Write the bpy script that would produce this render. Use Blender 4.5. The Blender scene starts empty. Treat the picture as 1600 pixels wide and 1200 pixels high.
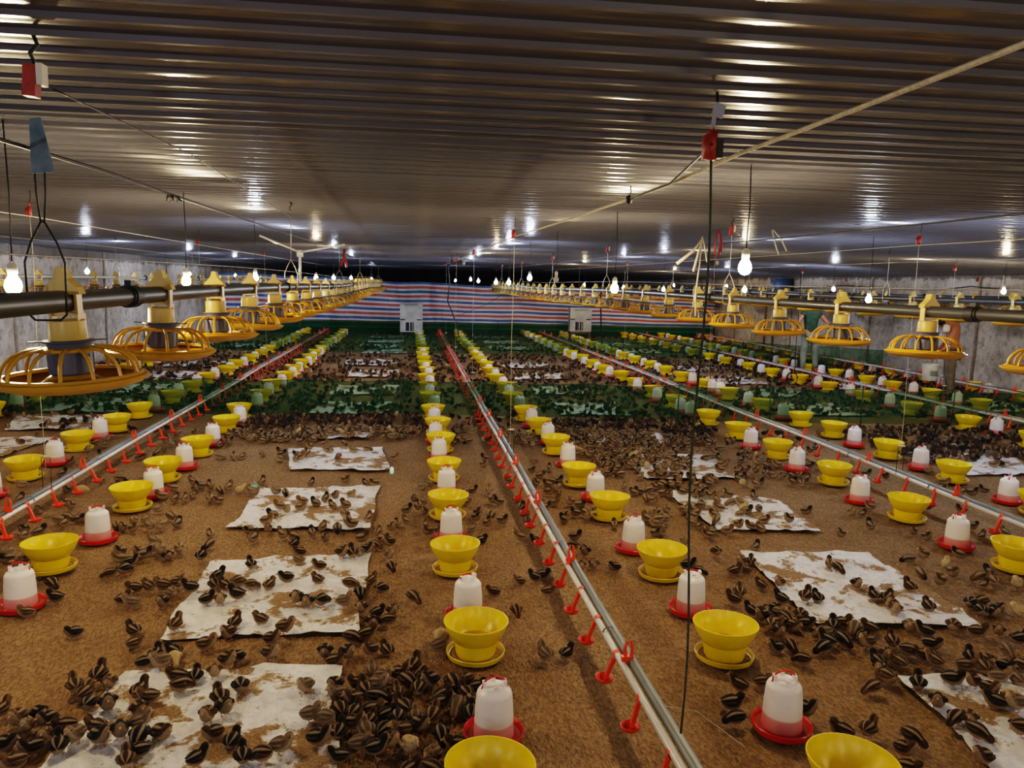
# brooding house full of chicks, built object by object
BULB_W=950; BULB_C=850; EXPO=0.35
CH="181,236 213,238 186,246 239,251 220,251 8,251 16,252 194,253 0,253 16,258 180,259 170,260 9,261 219,261 226,262 -25,262 -53,263 -75,263 -58,263 -99,265 -11,267 252,268 -47,268 0,268 24,269 -138,269 -8,270 246,271 -34,271 -97,271 131,272 12,272 158,273 220,273 -18,273 -65,274 255,275 -126,275 -3,277 -10,278 1,278 -136,278 -13,278 -98,279 -73,280 -24,280 249,280 -94,281 -113,281 -148,283 -109,283 -122,283 134,284 -20,284 -16,285 -32,285 -136,286 -118,286 -10,287 24,287 221,287 248,287 -6,287 3,288 -22,288 270,288 -2,288 -39,288 8,288 201,289 -103,289 12,290 20,291 240,291 263,291 -14,291 -77,292 -131,293 -27,293 -144,294 -74,295 25,295 143,296 -140,296 213,297 282,298 -150,299 155,300 263,300 -14,301 13,301 24,301 -106,301 -120,303 -146,303 214,303 -22,303 -126,303 275,304 -28,304 258,305 -77,305 -5,305 -160,305 -105,305 4,306 -18,306 272,307 -30,307 29,307 245,308 35,308 20,310 -43,310 217,310 266,310 -70,311 228,311 -110,311 -15,311 9,312 23,312 0,313 -95,314 -22,315 183,315 288,315 244,316 226,316 4,316 -134,317 -12,318 -7,319 238,319 -139,321 -15,322 -98,324 -92,324 303,325 -84,326 256,326 199,326 -128,326 2,326 176,328 224,329 -132,329 184,329 237,329 63,330 73,331 205,332 213,333 287,334 -81,335 -34,336 301,336 -115,336 -110,337 261,337 226,337 -29,340 208,341 280,342 -106,342 16,342 -11,343 -64,343 -17,343 -78,343 185,344 226,344 -39,345 236,345 -115,347 216,347 259,347 184,350 223,350 -108,351 197,352 15,353 205,354 -95,354 330,355 -28,356 315,356 308,357 188,357 -66,358 320,360 196,360 260,361 -21,361 -129,361 206,361 185,363 282,364 196,366 -61,366 -87,367 262,367 310,367 183,367 318,369 190,369 -133,372 -86,372 197,372 -114,373 -10,374 -161,375 -19,375 265,377 260,378 -74,378 56,380 219,380 226,380 206,382 179,384 -9,385 -17,386 287,387 -25,390 337,392 361,393 -53,395 187,395 -35,395 259,396 -47,396 348,396 316,400 2,401 -60,401 215,402 -100,403 -107,403 77,403 -198,405 205,405 346,405 -130,406 -27,406 -145,406 47,407 -92,408 356,408 -152,411 -16,413 312,413 -193,414 335,415 63,417 -128,417 -119,419 -34,419 -101,420 262,421 -88,421 -78,422 196,423 -108,425 74,425 -96,425 339,426 175,427 -22,427 206,428 -151,428 -52,428 78,429 -145,430 262,430 -136,431 -131,432 -70,433 171,435 321,436 -198,436 -109,436 126,439 209,441 361,442 -210,442 105,443 216,443 336,443 114,445 -53,447 -11,448 -171,450 -94,453 -167,453 199,458 -221,460 -67,460 229,465 113,465 415,466 -232,467 -167,467 -37,467 -41,468 -13,468 -174,472 -31,473 -128,474 402,474 107,475 362,477 171,478 -149,478 -28,478 -231,479 -69,480 185,480 430,483 -167,484 -244,485 84,486 -179,486 -23,487 -156,487 304,487 -145,488 361,489 207,491 -161,491 -13,491 47,491 112,494 -75,495 75,496 170,496 211,497 224,500 -32,500 -18,501 336,502 -56,502 418,502 216,504 -165,504 -103,505 252,505 246,506 179,506 -77,510 237,510 20,510 209,512 -85,512 15,512 -66,514 43,515 146,516 -22,516 -133,517 -251,518 205,519 -13,522 -50,523 10,524 -109,525 -245,526 -97,526 55,527 -40,528 184,528 -61,529 346,530 85,531 -188,532 178,532 113,533 -9,533 229,533 -195,534 341,535 -44,535 250,536 -171,536 -2,536 -178,536 437,537 -101,539 132,539 -30,540 306,541 48,542 -162,543 60,544 415,547 126,548 -192,548 367,550 218,550 212,551 -186,551 -98,552 -244,553 -48,554 144,555 -171,558 -234,558 228,558 -240,558 13,558 261,561 -227,561 103,561 85,562 -3,563 -91,567 420,570 246,570 6,571 -82,572 133,572 -58,573 -48,574 -97,575 -267,575 -185,576 127,577 281,578 113,578 -71,580 70,580 11,584 84,584 247,584 65,585 -82,587 -250,588 234,590 213,591 -66,593 3,593 -148,599 -153,600 -59,601 -260,601 122,603 -175,603 -180,603 -47,605 -294,605 114,606 44,607 -193,611 65,611 51,614 -171,616 123,620 223,626 -137,626 10,631 102,632 -173,633 108,634 -148,634 -262,635 -238,637 -192,637 -168,638 125,641 16,641 -30,644 -83,644 -37,644 -124,648 -181,654 -315,655 -56,658 -256,660 -245,667 130,684 112,685 172,702 188,718 183,746 199,753 131,794 123,803 261,862"
import bpy, math, random
from mathutils import Vector, Matrix
R = random.Random(7)
PI = math.pi
SC = bpy.context.scene
COL = SC.collection

# ------------------------------------------------------------------ mesh helpers
class MB:
    def __init__(s): s.v=[]; s.f=[]; s.mi=[]; s.col=[]; s.cur=0
    def add(s, vs, fs, col=None):
        o=len(s.v); s.v+= [tuple(p) for p in vs]; s.f += [tuple(i+o for i in f) for f in fs]; s.mi += [s.cur]*len(fs)
        if col is not None: s.col += col
        return s
    def box(s, c, d, m=None):
        x,y,z=[q/2 for q in d]
        vs=[Vector((sx*x,sy*y,sz*z)) for sx in(-1,1) for sy in(-1,1) for sz in(-1,1)]
        if m is not None: vs=[m@v for v in vs]
        vs=[v+Vector(c) for v in vs]
        return s.add(vs,[(0,1,3,2),(4,6,7,5),(0,4,5,1),(2,3,7,6),(0,2,6,4),(1,5,7,3)])
    def lathe(s, prof, n=24, c=(0,0,0), sq=1.0):
        vs=[];fs=[]
        for r,z in prof:
            for k in range(n):
                a=2*PI*k/n; vs.append((c[0]+r*math.cos(a),c[1]+r*math.sin(a)*sq,c[2]+z))
        for i in range(len(prof)-1):
            for k in range(n):
                a=i*n+k;b=i*n+(k+1)%n
                fs.append((a,b,b+n,a+n))
        return s.add(vs,fs)
    def disc(s, r, z, n=24, c=(0,0,0), up=True):
        vs=[(c[0]+r*math.cos(2*PI*k/n),c[1]+r*math.sin(2*PI*k/n),c[2]+z) for k in range(n)]
        f=tuple(range(n)); return s.add(vs,[f if up else f[::-1]])
    def tube(s, pts, r, n=8, cap=True):
        pts=[Vector(p) for p in pts]; rs = r if isinstance(r,(list,tuple)) else [r]*len(pts)
        vs=[];fs=[]; prev=None
        for i,p in enumerate(pts):
            if i==0: t=pts[1]-p
            elif i==len(pts)-1: t=p-pts[i-1]
            else: t=(pts[i+1]-pts[i]).normalized()+(p-pts[i-1]).normalized()
            t.normalize()
            if prev is None:
                a=Vector((0,0,1)) if abs(t.z)<.9 else Vector((1,0,0)); u=t.cross(a).normalized()
            else:
                u=(prev-t*prev.dot(t)).normalized()
            prev=u; w=t.cross(u)
            for k in range(n):
                a=2*PI*k/n; vs.append(p+(u*math.cos(a)+w*math.sin(a))*rs[i])
        for i in range(len(pts)-1):
            for k in range(n):
                a=i*n+k;b=i*n+(k+1)%n; fs.append((a,a+n,b+n,b))
        if cap:
            fs.append(tuple(range(n))); fs.append(tuple(range((len(pts)-1)*n,len(pts)*n))[::-1])
        return s.add(vs,fs)
    def mesh(s, name, mats, smooth=True, auto=None):
        me=bpy.data.meshes.new(name); me.from_pydata(s.v,[],s.f)
        if not isinstance(mats,(list,tuple)): mats=[mats]
        for m in mats: me.materials.append(m)
        if len(mats)>1: me.polygons.foreach_set('material_index',s.mi)
        if s.col:
            ca=me.color_attributes.new('Col','FLOAT_COLOR','POINT')
            ca.data.foreach_set('color',[q for c in s.col for q in (c[0],c[1],c[2],1)])
        if smooth: me.polygons.foreach_set('use_smooth',[True]*len(me.polygons))
        if smooth and auto: me.set_sharp_from_angle(angle=math.radians(auto))
        me.update(); return me
def link(name, me, parent=None, loc=None, rz=None):
    o=bpy.data.objects.new(name,me); COL.objects.link(o)
    if parent: o.parent=parent
    if loc is not None: o.location=loc
    if rz is not None: o.rotation_euler=(0,0,rz)
    return o
def tag(o,label=None,cat=None,group=None,kind=None):
    if label: o['label']=label
    if cat: o['category']=cat
    if group: o['group']=group
    if kind: o['kind']=kind
    return o
def root(name,label,cat,loc=(0,0,0),rz=0,group=None):
    o=link(name,None,None,loc,rz); o.empty_display_size=.1
    return tag(o,label,cat,group)
ORD=['','nearest','second','third','fourth','fifth','sixth','seventh','eighth','ninth','tenth','eleventh','twelfth','thirteenth','fourteenth','fifteenth','sixteenth','seventeenth','eighteenth','nineteenth','twentieth']
def nth(k):
    if k<=20: return ORD[k]
    return '%d%s'%(k,{1:'st',2:'nd',3:'rd'}.get(k%10,'th'))

# ------------------------------------------------------------------ materials
def mat(name, col=(.5,.5,.5), rough=.5, metal=0, **kw):
    m=bpy.data.materials.new(name); m.use_nodes=True; b=m.node_tree.nodes['Principled BSDF']
    b.inputs['Base Color'].default_value=(*col,1); b.inputs['Roughness'].default_value=rough; b.inputs['Metallic'].default_value=metal
    for k,v in kw.items():
        b.inputs[k.replace('_',' ')].default_value=v
    return m
class NT:
    def __init__(s,m): s.t=m.node_tree; s.n=s.t.nodes; s.b=s.n.get('Principled BSDF')
    def new(s,t,**kw):
        n=s.n.new(t)
        for k,v in kw.items(): setattr(n,k,v)
        return n
    def l(s,a,b): s.t.links.new(a,b)
    def coord(s,kind='Object'): return s.new('ShaderNodeTexCoord').outputs[kind]
    def noise(s,vec,scale,detail=4,rough=.55,map_=None):
        n=s.new('ShaderNodeTexNoise'); n.inputs['Scale'].default_value=scale; n.inputs['Detail'].default_value=detail; n.inputs['Roughness'].default_value=rough
        if map_: 
            mp=s.new('ShaderNodeMapping'); mp.inputs['Scale'].default_value=map_; s.l(vec,mp.inputs['Vector']); vec=mp.outputs['Vector']
        s.l(vec,n.inputs['Vector']); return n.outputs['Fac']
    def ramp(s,fac,stops,interp='LINEAR'):
        r=s.new('ShaderNodeValToRGB'); cr=r.color_ramp; cr.interpolation=interp
        while len(cr.elements)<len(stops): cr.elements.new(.5)
        for e,(p,c) in zip(cr.elements,stops): e.position=p; e.color=(*c,1) if len(c)==3 else c
        s.l(fac,r.inputs['Fac']); return r.outputs['Color']
    def mix(s,fac,a,b,mode='MIX'):
        n=s.new('ShaderNodeMix',data_type='RGBA',blend_type=mode)
        for sock,v in ((n.inputs[0],fac),(n.inputs[6],a),(n.inputs[7],b)):
            if hasattr(v,'links') or hasattr(v,'is_linked'): s.l(v,sock)
            elif isinstance(v,(int,float)): sock.default_value=v
            else: sock.default_value=(*v,1)
        return n.outputs[2]
    def math(s,op,a,b=0.0,c=None):
        n=s.new('ShaderNodeMath',operation=op)
        for i,v in enumerate((a,b) if c is None else (a,b,c)):
            if hasattr(v,'is_linked'): s.l(v,n.inputs[i])
            else: n.inputs[i].default_value=v
        return n.outputs[0]
    def bump(s,h,strength=.3,dist=.01):
        b=s.new('ShaderNodeBump'); b.inputs['Strength'].default_value=strength; b.inputs['Distance'].default_value=dist
        s.l(h,b.inputs['Height']); s.l(b.outputs['Normal'],s.b.inputs['Normal'])
    def sep(s,vec):
        n=s.new('ShaderNodeSeparateXYZ'); s.l(vec,n.inputs[0]); return n.outputs
def var_mat(name,c1,c2,scale,rough=.5,metal=0,bump=0,**kw):
    m=mat(name,c1,rough,metal,**kw); t=NT(m); f=t.noise(t.coord(),scale,3)
    t.l(t.ramp(f,[(.35,c1),(.65,c2)]),t.b.inputs['Base Color'])
    if bump: t.bump(f,bump,.01)
    return m

# litter of rice husks
def litter():
    m=mat('rice husk litter',rough=.95); t=NT(m); c=t.coord()
    a=t.noise(c,62,5,.8,(1,.55,1)); b=t.noise(c,.9,4,.6); d=t.noise(c,7,5,.65)
    v=t.new('ShaderNodeTexVoronoi'); v.inputs['Scale'].default_value=120; v.inputs['Randomness'].default_value=1
    mp=t.new('ShaderNodeMapping'); mp.inputs['Scale'].default_value=(1,.45,1); mp.inputs['Rotation'].default_value=(0,0,.6)
    t.l(c,mp.inputs['Vector']); t.l(mp.outputs['Vector'],v.inputs['Vector'])
    col=t.ramp(a,[(.28,(.07,.038,.016)),(.5,(.27,.165,.078)),(.72,(.60,.41,.22))])
    col=t.mix(t.ramp(b,[(.38,(0,0,0)),(.65,(.65,.65,.65))]),col,(.2,.11,.045))
    col=t.mix(t.ramp(d,[(.5,(0,0,0)),(.72,(.5,.5,.5))]),col,(.15,.085,.035))
    sp=t.new('ShaderNodeSeparateColor'); t.l(v.outputs['Color'],sp.inputs[0])
    col=t.mix(t.ramp(sp.outputs[0],[(.3,(.0,.0,.0)),(1,(.55,.55,.55))]),col,(.5,.32,.15))
    t.l(col,t.b.inputs['Base Color'])
    h=t.math('ADD',a,t.math('MULTIPLY',v.outputs['Distance'],.9)); h=t.math('ADD',h,t.math('MULTIPLY',d,1.6)); t.bump(h,.9,.014)
    return m
M_LIT=litter()
def sheetmat():
    m=mat('white woven feed bag plastic',(.8,.8,.84),.42); t=NT(m); c=t.coord()
    n=t.noise(c,3.2,6,.68); n2=t.noise(c,14,5,.7)
    f=t.math('ADD',t.math('MULTIPLY',n,.75),t.math('MULTIPLY',n2,.25))
    k=t.ramp(f,[(.505,(0,0,0)),(.545,(1,1,1))])
    g=t.noise(c,95,3,.7)
    hus=t.ramp(g,[(.3,(.17,.1,.045)),(.7,(.45,.3,.16))])
    wh=t.ramp(n2,[(.3,(.60,.60,.63)),(.55,(.86,.86,.88))])
    t.l(t.mix(k,wh,hus),t.b.inputs['Base Color'])
    t.l(t.ramp(k,[(0,(.38,)*3),(1,(.95,)*3)]),t.b.inputs['Roughness'])
    t.bump(t.math('ADD',t.math('MULTIPLY',n2,1.3),t.math('MULTIPLY',g,.25)),.9,.03)
    return m
M_SHEET=sheetmat()
def yel(name,c,rough=.32):
    m=mat(name,c,rough); t=NT(m); c0=t.coord()
    n=t.noise(c0,9,4); t.l(t.mix(t.ramp(n,[(.5,(0,)*3),(.8,(.35,)*3)]),c,tuple(q*.62 for q in c)),t.b.inputs['Base Color'])
    t.b.inputs['Subsurface Weight'].default_value=.0
    return m
M_BOWL=yel('lemon yellow plastic',(.80,.60,.006))
M_TRAY=yel('tray yellow plastic',(.74,.55,.02))
M_PAN=yel('amber yellow plastic',(.62,.35,.035),.35)
M_PAN2=yel('pale cream yellow plastic',(.56,.40,.11),.4)
M_GREY=mat('blue grey plastic',(.085,.09,.135),.5)
M_RED=yel('red plastic',(.62,.022,.015),.3)
M_ORANGE=yel('orange red plastic',(.85,.085,.025),.35)
M_FEEDMASH=var_mat('crumbled feed',(.16,.09,.035),(.38,.25,.12),60,.95,0,.6)
def jarmat():
    m=mat('milky drinker plastic',(.8,.8,.8),.28); t=NT(m); z=t.sep(t.coord())[2]
    n=t.noise(t.coord(),14,3)
    k=t.ramp(z,[(.0,(.60,.16,.16)),(.054,(.72,.33,.33)),(.060,(.84,.80,.80)),(1,(.84,.82,.84))])
    t.l(t.mix(t.ramp(n,[(.45,(0,)*3),(.8,(.3,)*3)]),k,(.62,.56,.52)),t.b.inputs['Base Color'])
    t.b.inputs['Emission Color'].default_value=(1,1,1,1)
    return m
M_JAR=jarmat()
def galv(name,c,rough,metal=.9):
    m=mat(name,c,rough,metal); t=NT(m); n=t.noise(t.coord(),18,4,.6,(1,.08,1))
    t.l(t.ramp(n,[(.3,tuple(q*.6 for q in c)),(.7,c)]),t.b.inputs['Base Color'])
    t.l(t.ramp(n,[(.3,(rough+.15,)*3),(.7,(rough,)*3)]),t.b.inputs['Roughness']); return m
M_STEEL=galv('galvanised steel pipe',(.24,.26,.25),.42,.5)
M_WHITEPIPE=galv('glossy white water pipe',(.82,.81,.77),.2,.1)
M_FEEDPIPE=galv('dark grey feed pipe',(.06,.064,.066),.35,.2)
M_BLACK=mat('black rubber',(.012,.012,.014),.55)
M_DARKWIRE=mat('dark wire',(.03,.03,.03),.5,.5)
M_GREENCORD=var_mat('dark green cord',(.03,.045,.03),(.07,.085,.05),60,.8)
M_LIGHTCORD=var_mat('pale twisted cord',(.42,.38,.27),(.62,.57,.42),90,.8)
M_WIRE=mat('steel wire',(.35,.33,.3),.4,.8)
M_BLUECARD=var_mat('faded blue card',(.07,.12,.17),(.16,.21,.25),20,.7)
def ceilmat():
    m=mat('corrugated ceiling steel',(.3,.27,.26),.19,.12,Specular_IOR_Level=.45); t=NT(m); c=t.coord()
    n=t.noise(c,.5,3,.5,(1,.35,1)); n2=t.noise(c,16,4,.7,(1,.3,1))
    col=t.ramp(n,[(.3,(.105,.110,.135)),(.7,(.165,.168,.198))])
    col=t.mix(t.ramp(n2,[(.66,(0,)*3),(.8,(.4,)*3)]),col,(.13,.115,.105))
    t.l(col,t.b.inputs['Base Color'])
    return m
M_CEIL=ceilmat()
def wallmat():
    m=mat('rough cement render',(.5,.47,.42),.9); t=NT(m); c=t.coord(); z=t.sep(c)[2]
    a=t.noise(c,1.3,6,.7); b=t.noise(c,7,6,.75,(1,1,.8)); d=t.noise(c,30,4,.7)
    col=t.ramp(a,[(.32,(.25,.21,.17)),(.5,(.46,.42,.365)),(.68,(.62,.58,.52))])
    col=t.mix(t.ramp(b,[(.5,(0,)*3),(.62,(.75,)*3)]),col,(.22,.175,.135))
    col=t.mix(t.ramp(d,[(.56,(0,)*3),(.66,(.5,)*3)]),col,(.70,.66,.60))
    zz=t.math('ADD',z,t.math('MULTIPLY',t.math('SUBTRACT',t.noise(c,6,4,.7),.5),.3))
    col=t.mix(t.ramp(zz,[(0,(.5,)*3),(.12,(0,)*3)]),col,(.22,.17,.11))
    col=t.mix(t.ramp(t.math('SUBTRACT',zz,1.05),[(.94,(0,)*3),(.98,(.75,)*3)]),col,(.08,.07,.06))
    t.l(col,t.b.inputs['Base Color']); t.bump(t.math('ADD',b,t.math('MULTIPLY',d,.4)),.6,.02)
    return m
M_WALL=wallmat()
M_SEAM=var_mat('dark wall seam',(.2,.15,.11),(.34,.28,.23),8,.95)
M_DARK=var_mat('dark back wall',(.03,.033,.045),(.06,.06,.07),2,.9)
def tarpmat():
    m=mat('striped woven tarpaulin',(.7,.7,.75),.4); t=NT(m)
    uv=t.coord('UV'); v=t.sep(uv)[1]; f=t.math('FRACT',t.math('DIVIDE',v,.30))
    W=(.82,.80,.84)
    stripes=t.ramp(f,[(0,(.58,.12,.11)),(.27,W),(.5,(.06,.15,.42)),(.77,W)],'CONSTANT')
    low=t.ramp(t.math('DIVIDE',v,.4),[(0,(.14,.17,.14)),(.12,(.03,.17,.14)),(.42,(.18,.27,.27)),(.58,(.03,.18,.15)),(.85,(.26,.21,.18))],'CONSTANT')
    k=t.math('LESS_THAN',v,.4)
    t.l(t.mix(k,stripes,low),t.b.inputs['Base Color'])
    n=t.noise(t.coord(),2.2,5,.6,(1,1,.7)); t.bump(n,.5,.15)
    t.b.inputs['Sheen Weight'].default_value=.1
    return m
M_TARP=tarpmat()
def netmat():
    m=bpy.data.materials.new('green mesh netting'); m.use_nodes=True; t=NT(m); t.n.remove(t.b)
    out=t.n['Material Output']; tr=t.new('ShaderNodeBsdfTransparent'); df=t.new('ShaderNodeBsdfDiffuse'); mx=t.new('ShaderNodeMixShader')
    tr.inputs[0].default_value=(.60,.74,.56,1); c=t.coord()
    t.l(t.ramp(t.noise(c,5,4),[(.3,(.008,.075,.04)),(.7,(.03,.16,.09))]),df.inputs[0])
    fac=t.ramp(t.noise(c,2.5,4,.6),[(.3,(.24,)*3),(.7,(.42,)*3)])
    t.l(fac,mx.inputs[0]); t.l(tr.outputs[0],mx.inputs[1]); t.l(df.outputs[0],mx.inputs[2]); t.l(mx.outputs[0],out.inputs[0])
    return m
M_NET=netmat()
M_STAKE=mat('dark green stake',(.01,.07,.045),.6)
def chickmat():
    m=mat('chick down',(.2,.15,.1),.95); t=NT(m)
    a=t.new('ShaderNodeVertexColor'); a.layer_name='Col'
    n=t.noise(t.coord(),150,3,.7)
    t.l(t.mix(1.0,a.outputs['Color'],t.ramp(n,[(.3,(.72,.72,.72)),(.7,(1.2,1.2,1.2))]),'MULTIPLY'),t.b.inputs['Base Color'])
    t.b.inputs['Sheen Weight'].default_value=.06; t.b.inputs['Specular IOR Level'].default_value=.2
    t.bump(n,.6,.004)
    return m
M_CHICK=chickmat()
M_BEAK=mat('chick beak horn',(.45,.25,.13),.5)
M_LEG=mat('chick leg skin',(.6,.26,.16),.6)
M_EYE=mat('black eye',(.004,.004,.004),.15)
def emis(name,c,s):
    m=mat(name,(1,1,1),.3); b=m.node_tree.nodes['Principled BSDF']; b.inputs['Emission Color'].default_value=(*c,1); b.inputs['Emission Strength'].default_value=s; return m
M_WARM=emis('warm lit glass',(1,.76,.44),BULB_W)
M_COOL=emis('cool lit glass',(.72,.80,1),BULB_C)
M_OFF=mat('unlit glass bulb',(.85,.85,.8),.05,0,Transmission_Weight=.6)
M_SOCKET=mat('white ceramic socket',(.6,.58,.52),.5)
M_PANEL=var_mat('weathered white panel',(.36,.37,.36),(.56,.57,.55),4,.6)
M_SLOT=mat('dark slot',(.03,.03,.03),.8)
M_WOODY=var_mat('brown timber',(.12,.06,.03),(.2,.11,.06),10,.8)
M_SKIN=mat('tanned skin',(.46,.20,.11),.55,Subsurface_Weight=.08,Subsurface_Radius=(.02,.008,.004))
M_HAIR=mat('black hair',(.012,.01,.01),.6)
M_SHIRT=var_mat('dark green cotton',(.025,.055,.03),(.05,.09,.055),12,.9)
M_TROUS=var_mat('grey green trousers',(.16,.19,.15),(.26,.29,.24),10,.9)
M_TROUS2=var_mat('grey khaki trousers',(.13,.115,.09),(.20,.18,.145),10,.9)
M_TOWEL=var_mat('white cloth',(.6,.62,.68),(.8,.8,.84),12,.9)
M_BLUEDRUM=var_mat('blue plastic drum',(.03,.07,.16),(.05,.11,.22),6,.4)
M_BUCKET=var_mat('white bucket plastic',(.55,.57,.55),(.72,.74,.72),8,.4)
M_PRINT=mat('faded print',(.18,.26,.24),.5)

# ------------------------------------------------------------------ camera
CM=((0.991217,0.004202,0.132179),(-0.130436,-0.133738,0.982395),(0.021806,-0.991008,-0.132015))
cam=bpy.data.cameras.new('camera'); co=bpy.data.objects.new('camera',cam); COL.objects.link(co)
cam.sensor_width=36; cam.lens=1190/1600*36; cam.clip_start=.05; cam.clip_end=200
mm=Matrix(((CM[0][0],-CM[0][1],-CM[0][2],0),(CM[1][0],-CM[1][1],-CM[1][2],0),(CM[2][0],-CM[2][1],-CM[2][2],1.75),(0,0,0,1)))
co.matrix_world=mm; SC.camera=co
w=bpy.data.worlds.new('world'); SC.world=w; w.use_nodes=True
w.node_tree.nodes['Background'].inputs[0].default_value=(.16,.14,.13,1); w.node_tree.nodes['Background'].inputs[1].default_value=.15
SC.view_settings.view_transform='Filmic'; SC.view_settings.look='High Contrast'; SC.view_settings.exposure=EXPO
SC.cycles.use_denoising=True; SC.cycles.max_bounces=8; SC.cycles.transparent_max_bounces=12; SC.cycles.sample_clamp_indirect=3

# ------------------------------------------------------------------ setting
XL,XR,Y0,Y1=-6.27,10.58,-5.0,40.0
YT=25.6
def cz(x):
    P=[(-6.4,2.19),(-4.5,2.29),(-2,2.325),(4.5,2.325),(8,2.22),(10.7,2.07)]
    for (a,za),(b,zb) in zip(P,P[1:]):
        if x<=b: return za+(zb-za)*max(0,(x-a))/(b-a)
    return P[-1][1]
def floor():
    b=MB(); nx,ny=120,260
    xs=[XL-.1+(XR-XL+.2)*i/nx for i in range(nx+1)]; ys=[Y0+(27-Y0)*j/ny for j in range(ny+1)]
    from mathutils import noise
    vs=[(x,y,-.014+.020*noise.noise(Vector((x*1.7,y*1.7,0)))+.009*noise.noise(Vector((x*6,y*6,3)))) for y in ys for x in xs]
    fs=[(j*(nx+1)+i,j*(nx+1)+i+1,(j+1)*(nx+1)+i+1,(j+1)*(nx+1)+i) for j in range(ny) for i in range(nx)]
    b.add(vs,fs); tag(link('floor',b.mesh('floor',M_LIT)),'brown rice husk litter covering the floor',None,None,'structure')
    b=MB(); b.box(((XL+XR)/2,(27+Y1)/2,-.05),(XR-XL+.2,Y1-27,.1)); tag(link('floor_back',b.mesh('floor_back',M_DARK,False)),'bare dark floor behind the tarpaulin',None,None,'structure')
floor()
def ceiling():
    b=MB(); p=.148; prof=[]
    y=Y0
    rr=random.Random(3)
    while y<Y1:
        q=.016*rr.uniform(-1,1); h=.014+.004*rr.uniform(-1,1)
        g=.0028+.0012*rr.uniform(-1,1); prof+=[(y,0),(y+.022+q*.3,g*.62),(y+.045+q*.5,g),(y+.068+q*.6,g),(y+.091+q*.8,g*.62),(y+.112+q,0),(y+.117+q,-h),(y+.130+q,-h-.001),(y+.135+q,0)]; y+=p
    xs=[-6.4,-4.5,-3,-1.5,0,1.5,3,4.5,6,8,9.5,10.7]; vs=[]; fs=[]
    sl=.008
    for x in xs:
        for (yy,dz) in prof: vs.append((x,yy-x*sl,cz(x)+dz+.006*math.sin(yy*.9+x*.25)+.0012*math.sin(yy*2.7+x*.6)))
    n=len(prof)
    for i in range(len(xs)-1):
        for j in range(n-1): fs.append((i*n+j,i*n+j+1,(i+1)*n+j+1,(i+1)*n+j))
    b.add(vs,fs); tag(link('ceiling',b.mesh('ceiling',M_CEIL,False)),'dark corrugated steel ceiling with crosswise ribs',None,None,'structure')
ceiling()
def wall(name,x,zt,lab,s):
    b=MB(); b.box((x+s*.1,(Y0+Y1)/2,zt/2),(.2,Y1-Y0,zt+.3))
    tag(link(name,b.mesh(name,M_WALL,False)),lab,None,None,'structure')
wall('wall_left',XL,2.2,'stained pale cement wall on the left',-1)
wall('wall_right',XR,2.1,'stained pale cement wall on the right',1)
b=MB(); b.box(((XL+XR)/2,Y1+.1,1.2),(XR-XL+.4,.2,2.7)); tag(link('wall_back',b.mesh('wall_back',M_DARK,False)),'dark end wall beyond the tarpaulin',None,None,'structure')
b=MB(); b.box(((XL+XR)/2,Y0-.1,1.2),(XR-XL+.4,.2,2.7)); tag(link('wall_front',b.mesh('wall_front',M_WALL,False)),'cement wall behind the camera',None,None,'structure')
k=1
for x,ys in ((XL+.01,[9.0,13.1,16.8,20.9,24.7]),(XR-.01,[9.4,13.1,16.5,20.2,23.9])):
    for y in ys:
        b=MB(); rr=random.Random(k)
        for i in range(12): b.box((x,y+rr.uniform(-.015,.015),.09+i*.18),(.024,.045+rr.uniform(0,.03),.181))
        tag(link('trim_%d'%k,b.mesh('trim',M_SEAM,False)),'dark vertical seam between wall panels',None,None,'structure'); k+=1

# tarpaulin
def tarp():
    me=bpy.data.meshes.new('tarpaulin'); nx,nz=260,24; vs=[];fs=[];uv=[]
    from mathutils import noise
    def top(x):
        P=[(-6.3,1.86),(-2.9,1.80),(-.4,1.70),(3.3,1.62),(6.5,1.52),(10.6,1.34)]
        for (a,za),(c,zb) in zip(P,P[1:]):
            if x<=c: return za+(zb-za)*(x-a)/(c-a)
        return P[-1][1]
    for i in range(nx+1):
        x=XL+.02+(XR-XL-.04)*i/nx
        tz=top(x)+.02*math.sin(x*2.1)
        for j in range(nz+1):
            u=j/nz; z=tz*u
            y=YT+.05*noise.noise(Vector((x*1.1,z*.8,0)))+.035*noise.noise(Vector((x*4,z*1.2,5)))*(0.4+u)
            if x<-3.2 : y+=.12*(-3.2-x)*0
            vs.append((x,y,z+.012*noise.noise(Vector((x*1.5,z*2,9))))); uv.append((x,z+(1.70-tz)*1.0*u if False else 1.72*u*(.35+.65*tz/1.7)/(.35+.65*tz/1.7)))
    for i in range(nx):
        for j in range(nz):
            a=i*(nz+1)+j; fs.append((a,a+nz+1,a+nz+2,a+1))
    me.from_pydata(vs,[],fs); l=me.uv_layers.new(name='UVMap')
    for li,lp in enumerate(me.loops): l.data[li].uv=uv[lp.vertex_index]
    me.polygons.foreach_set('use_smooth',[True]*len(fs)); me.materials.append(M_TARP)
    tag(link('tarpaulin',me),'blue, white and red striped tarpaulin hung across the far end','tarpaulin')
tarp()

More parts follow.
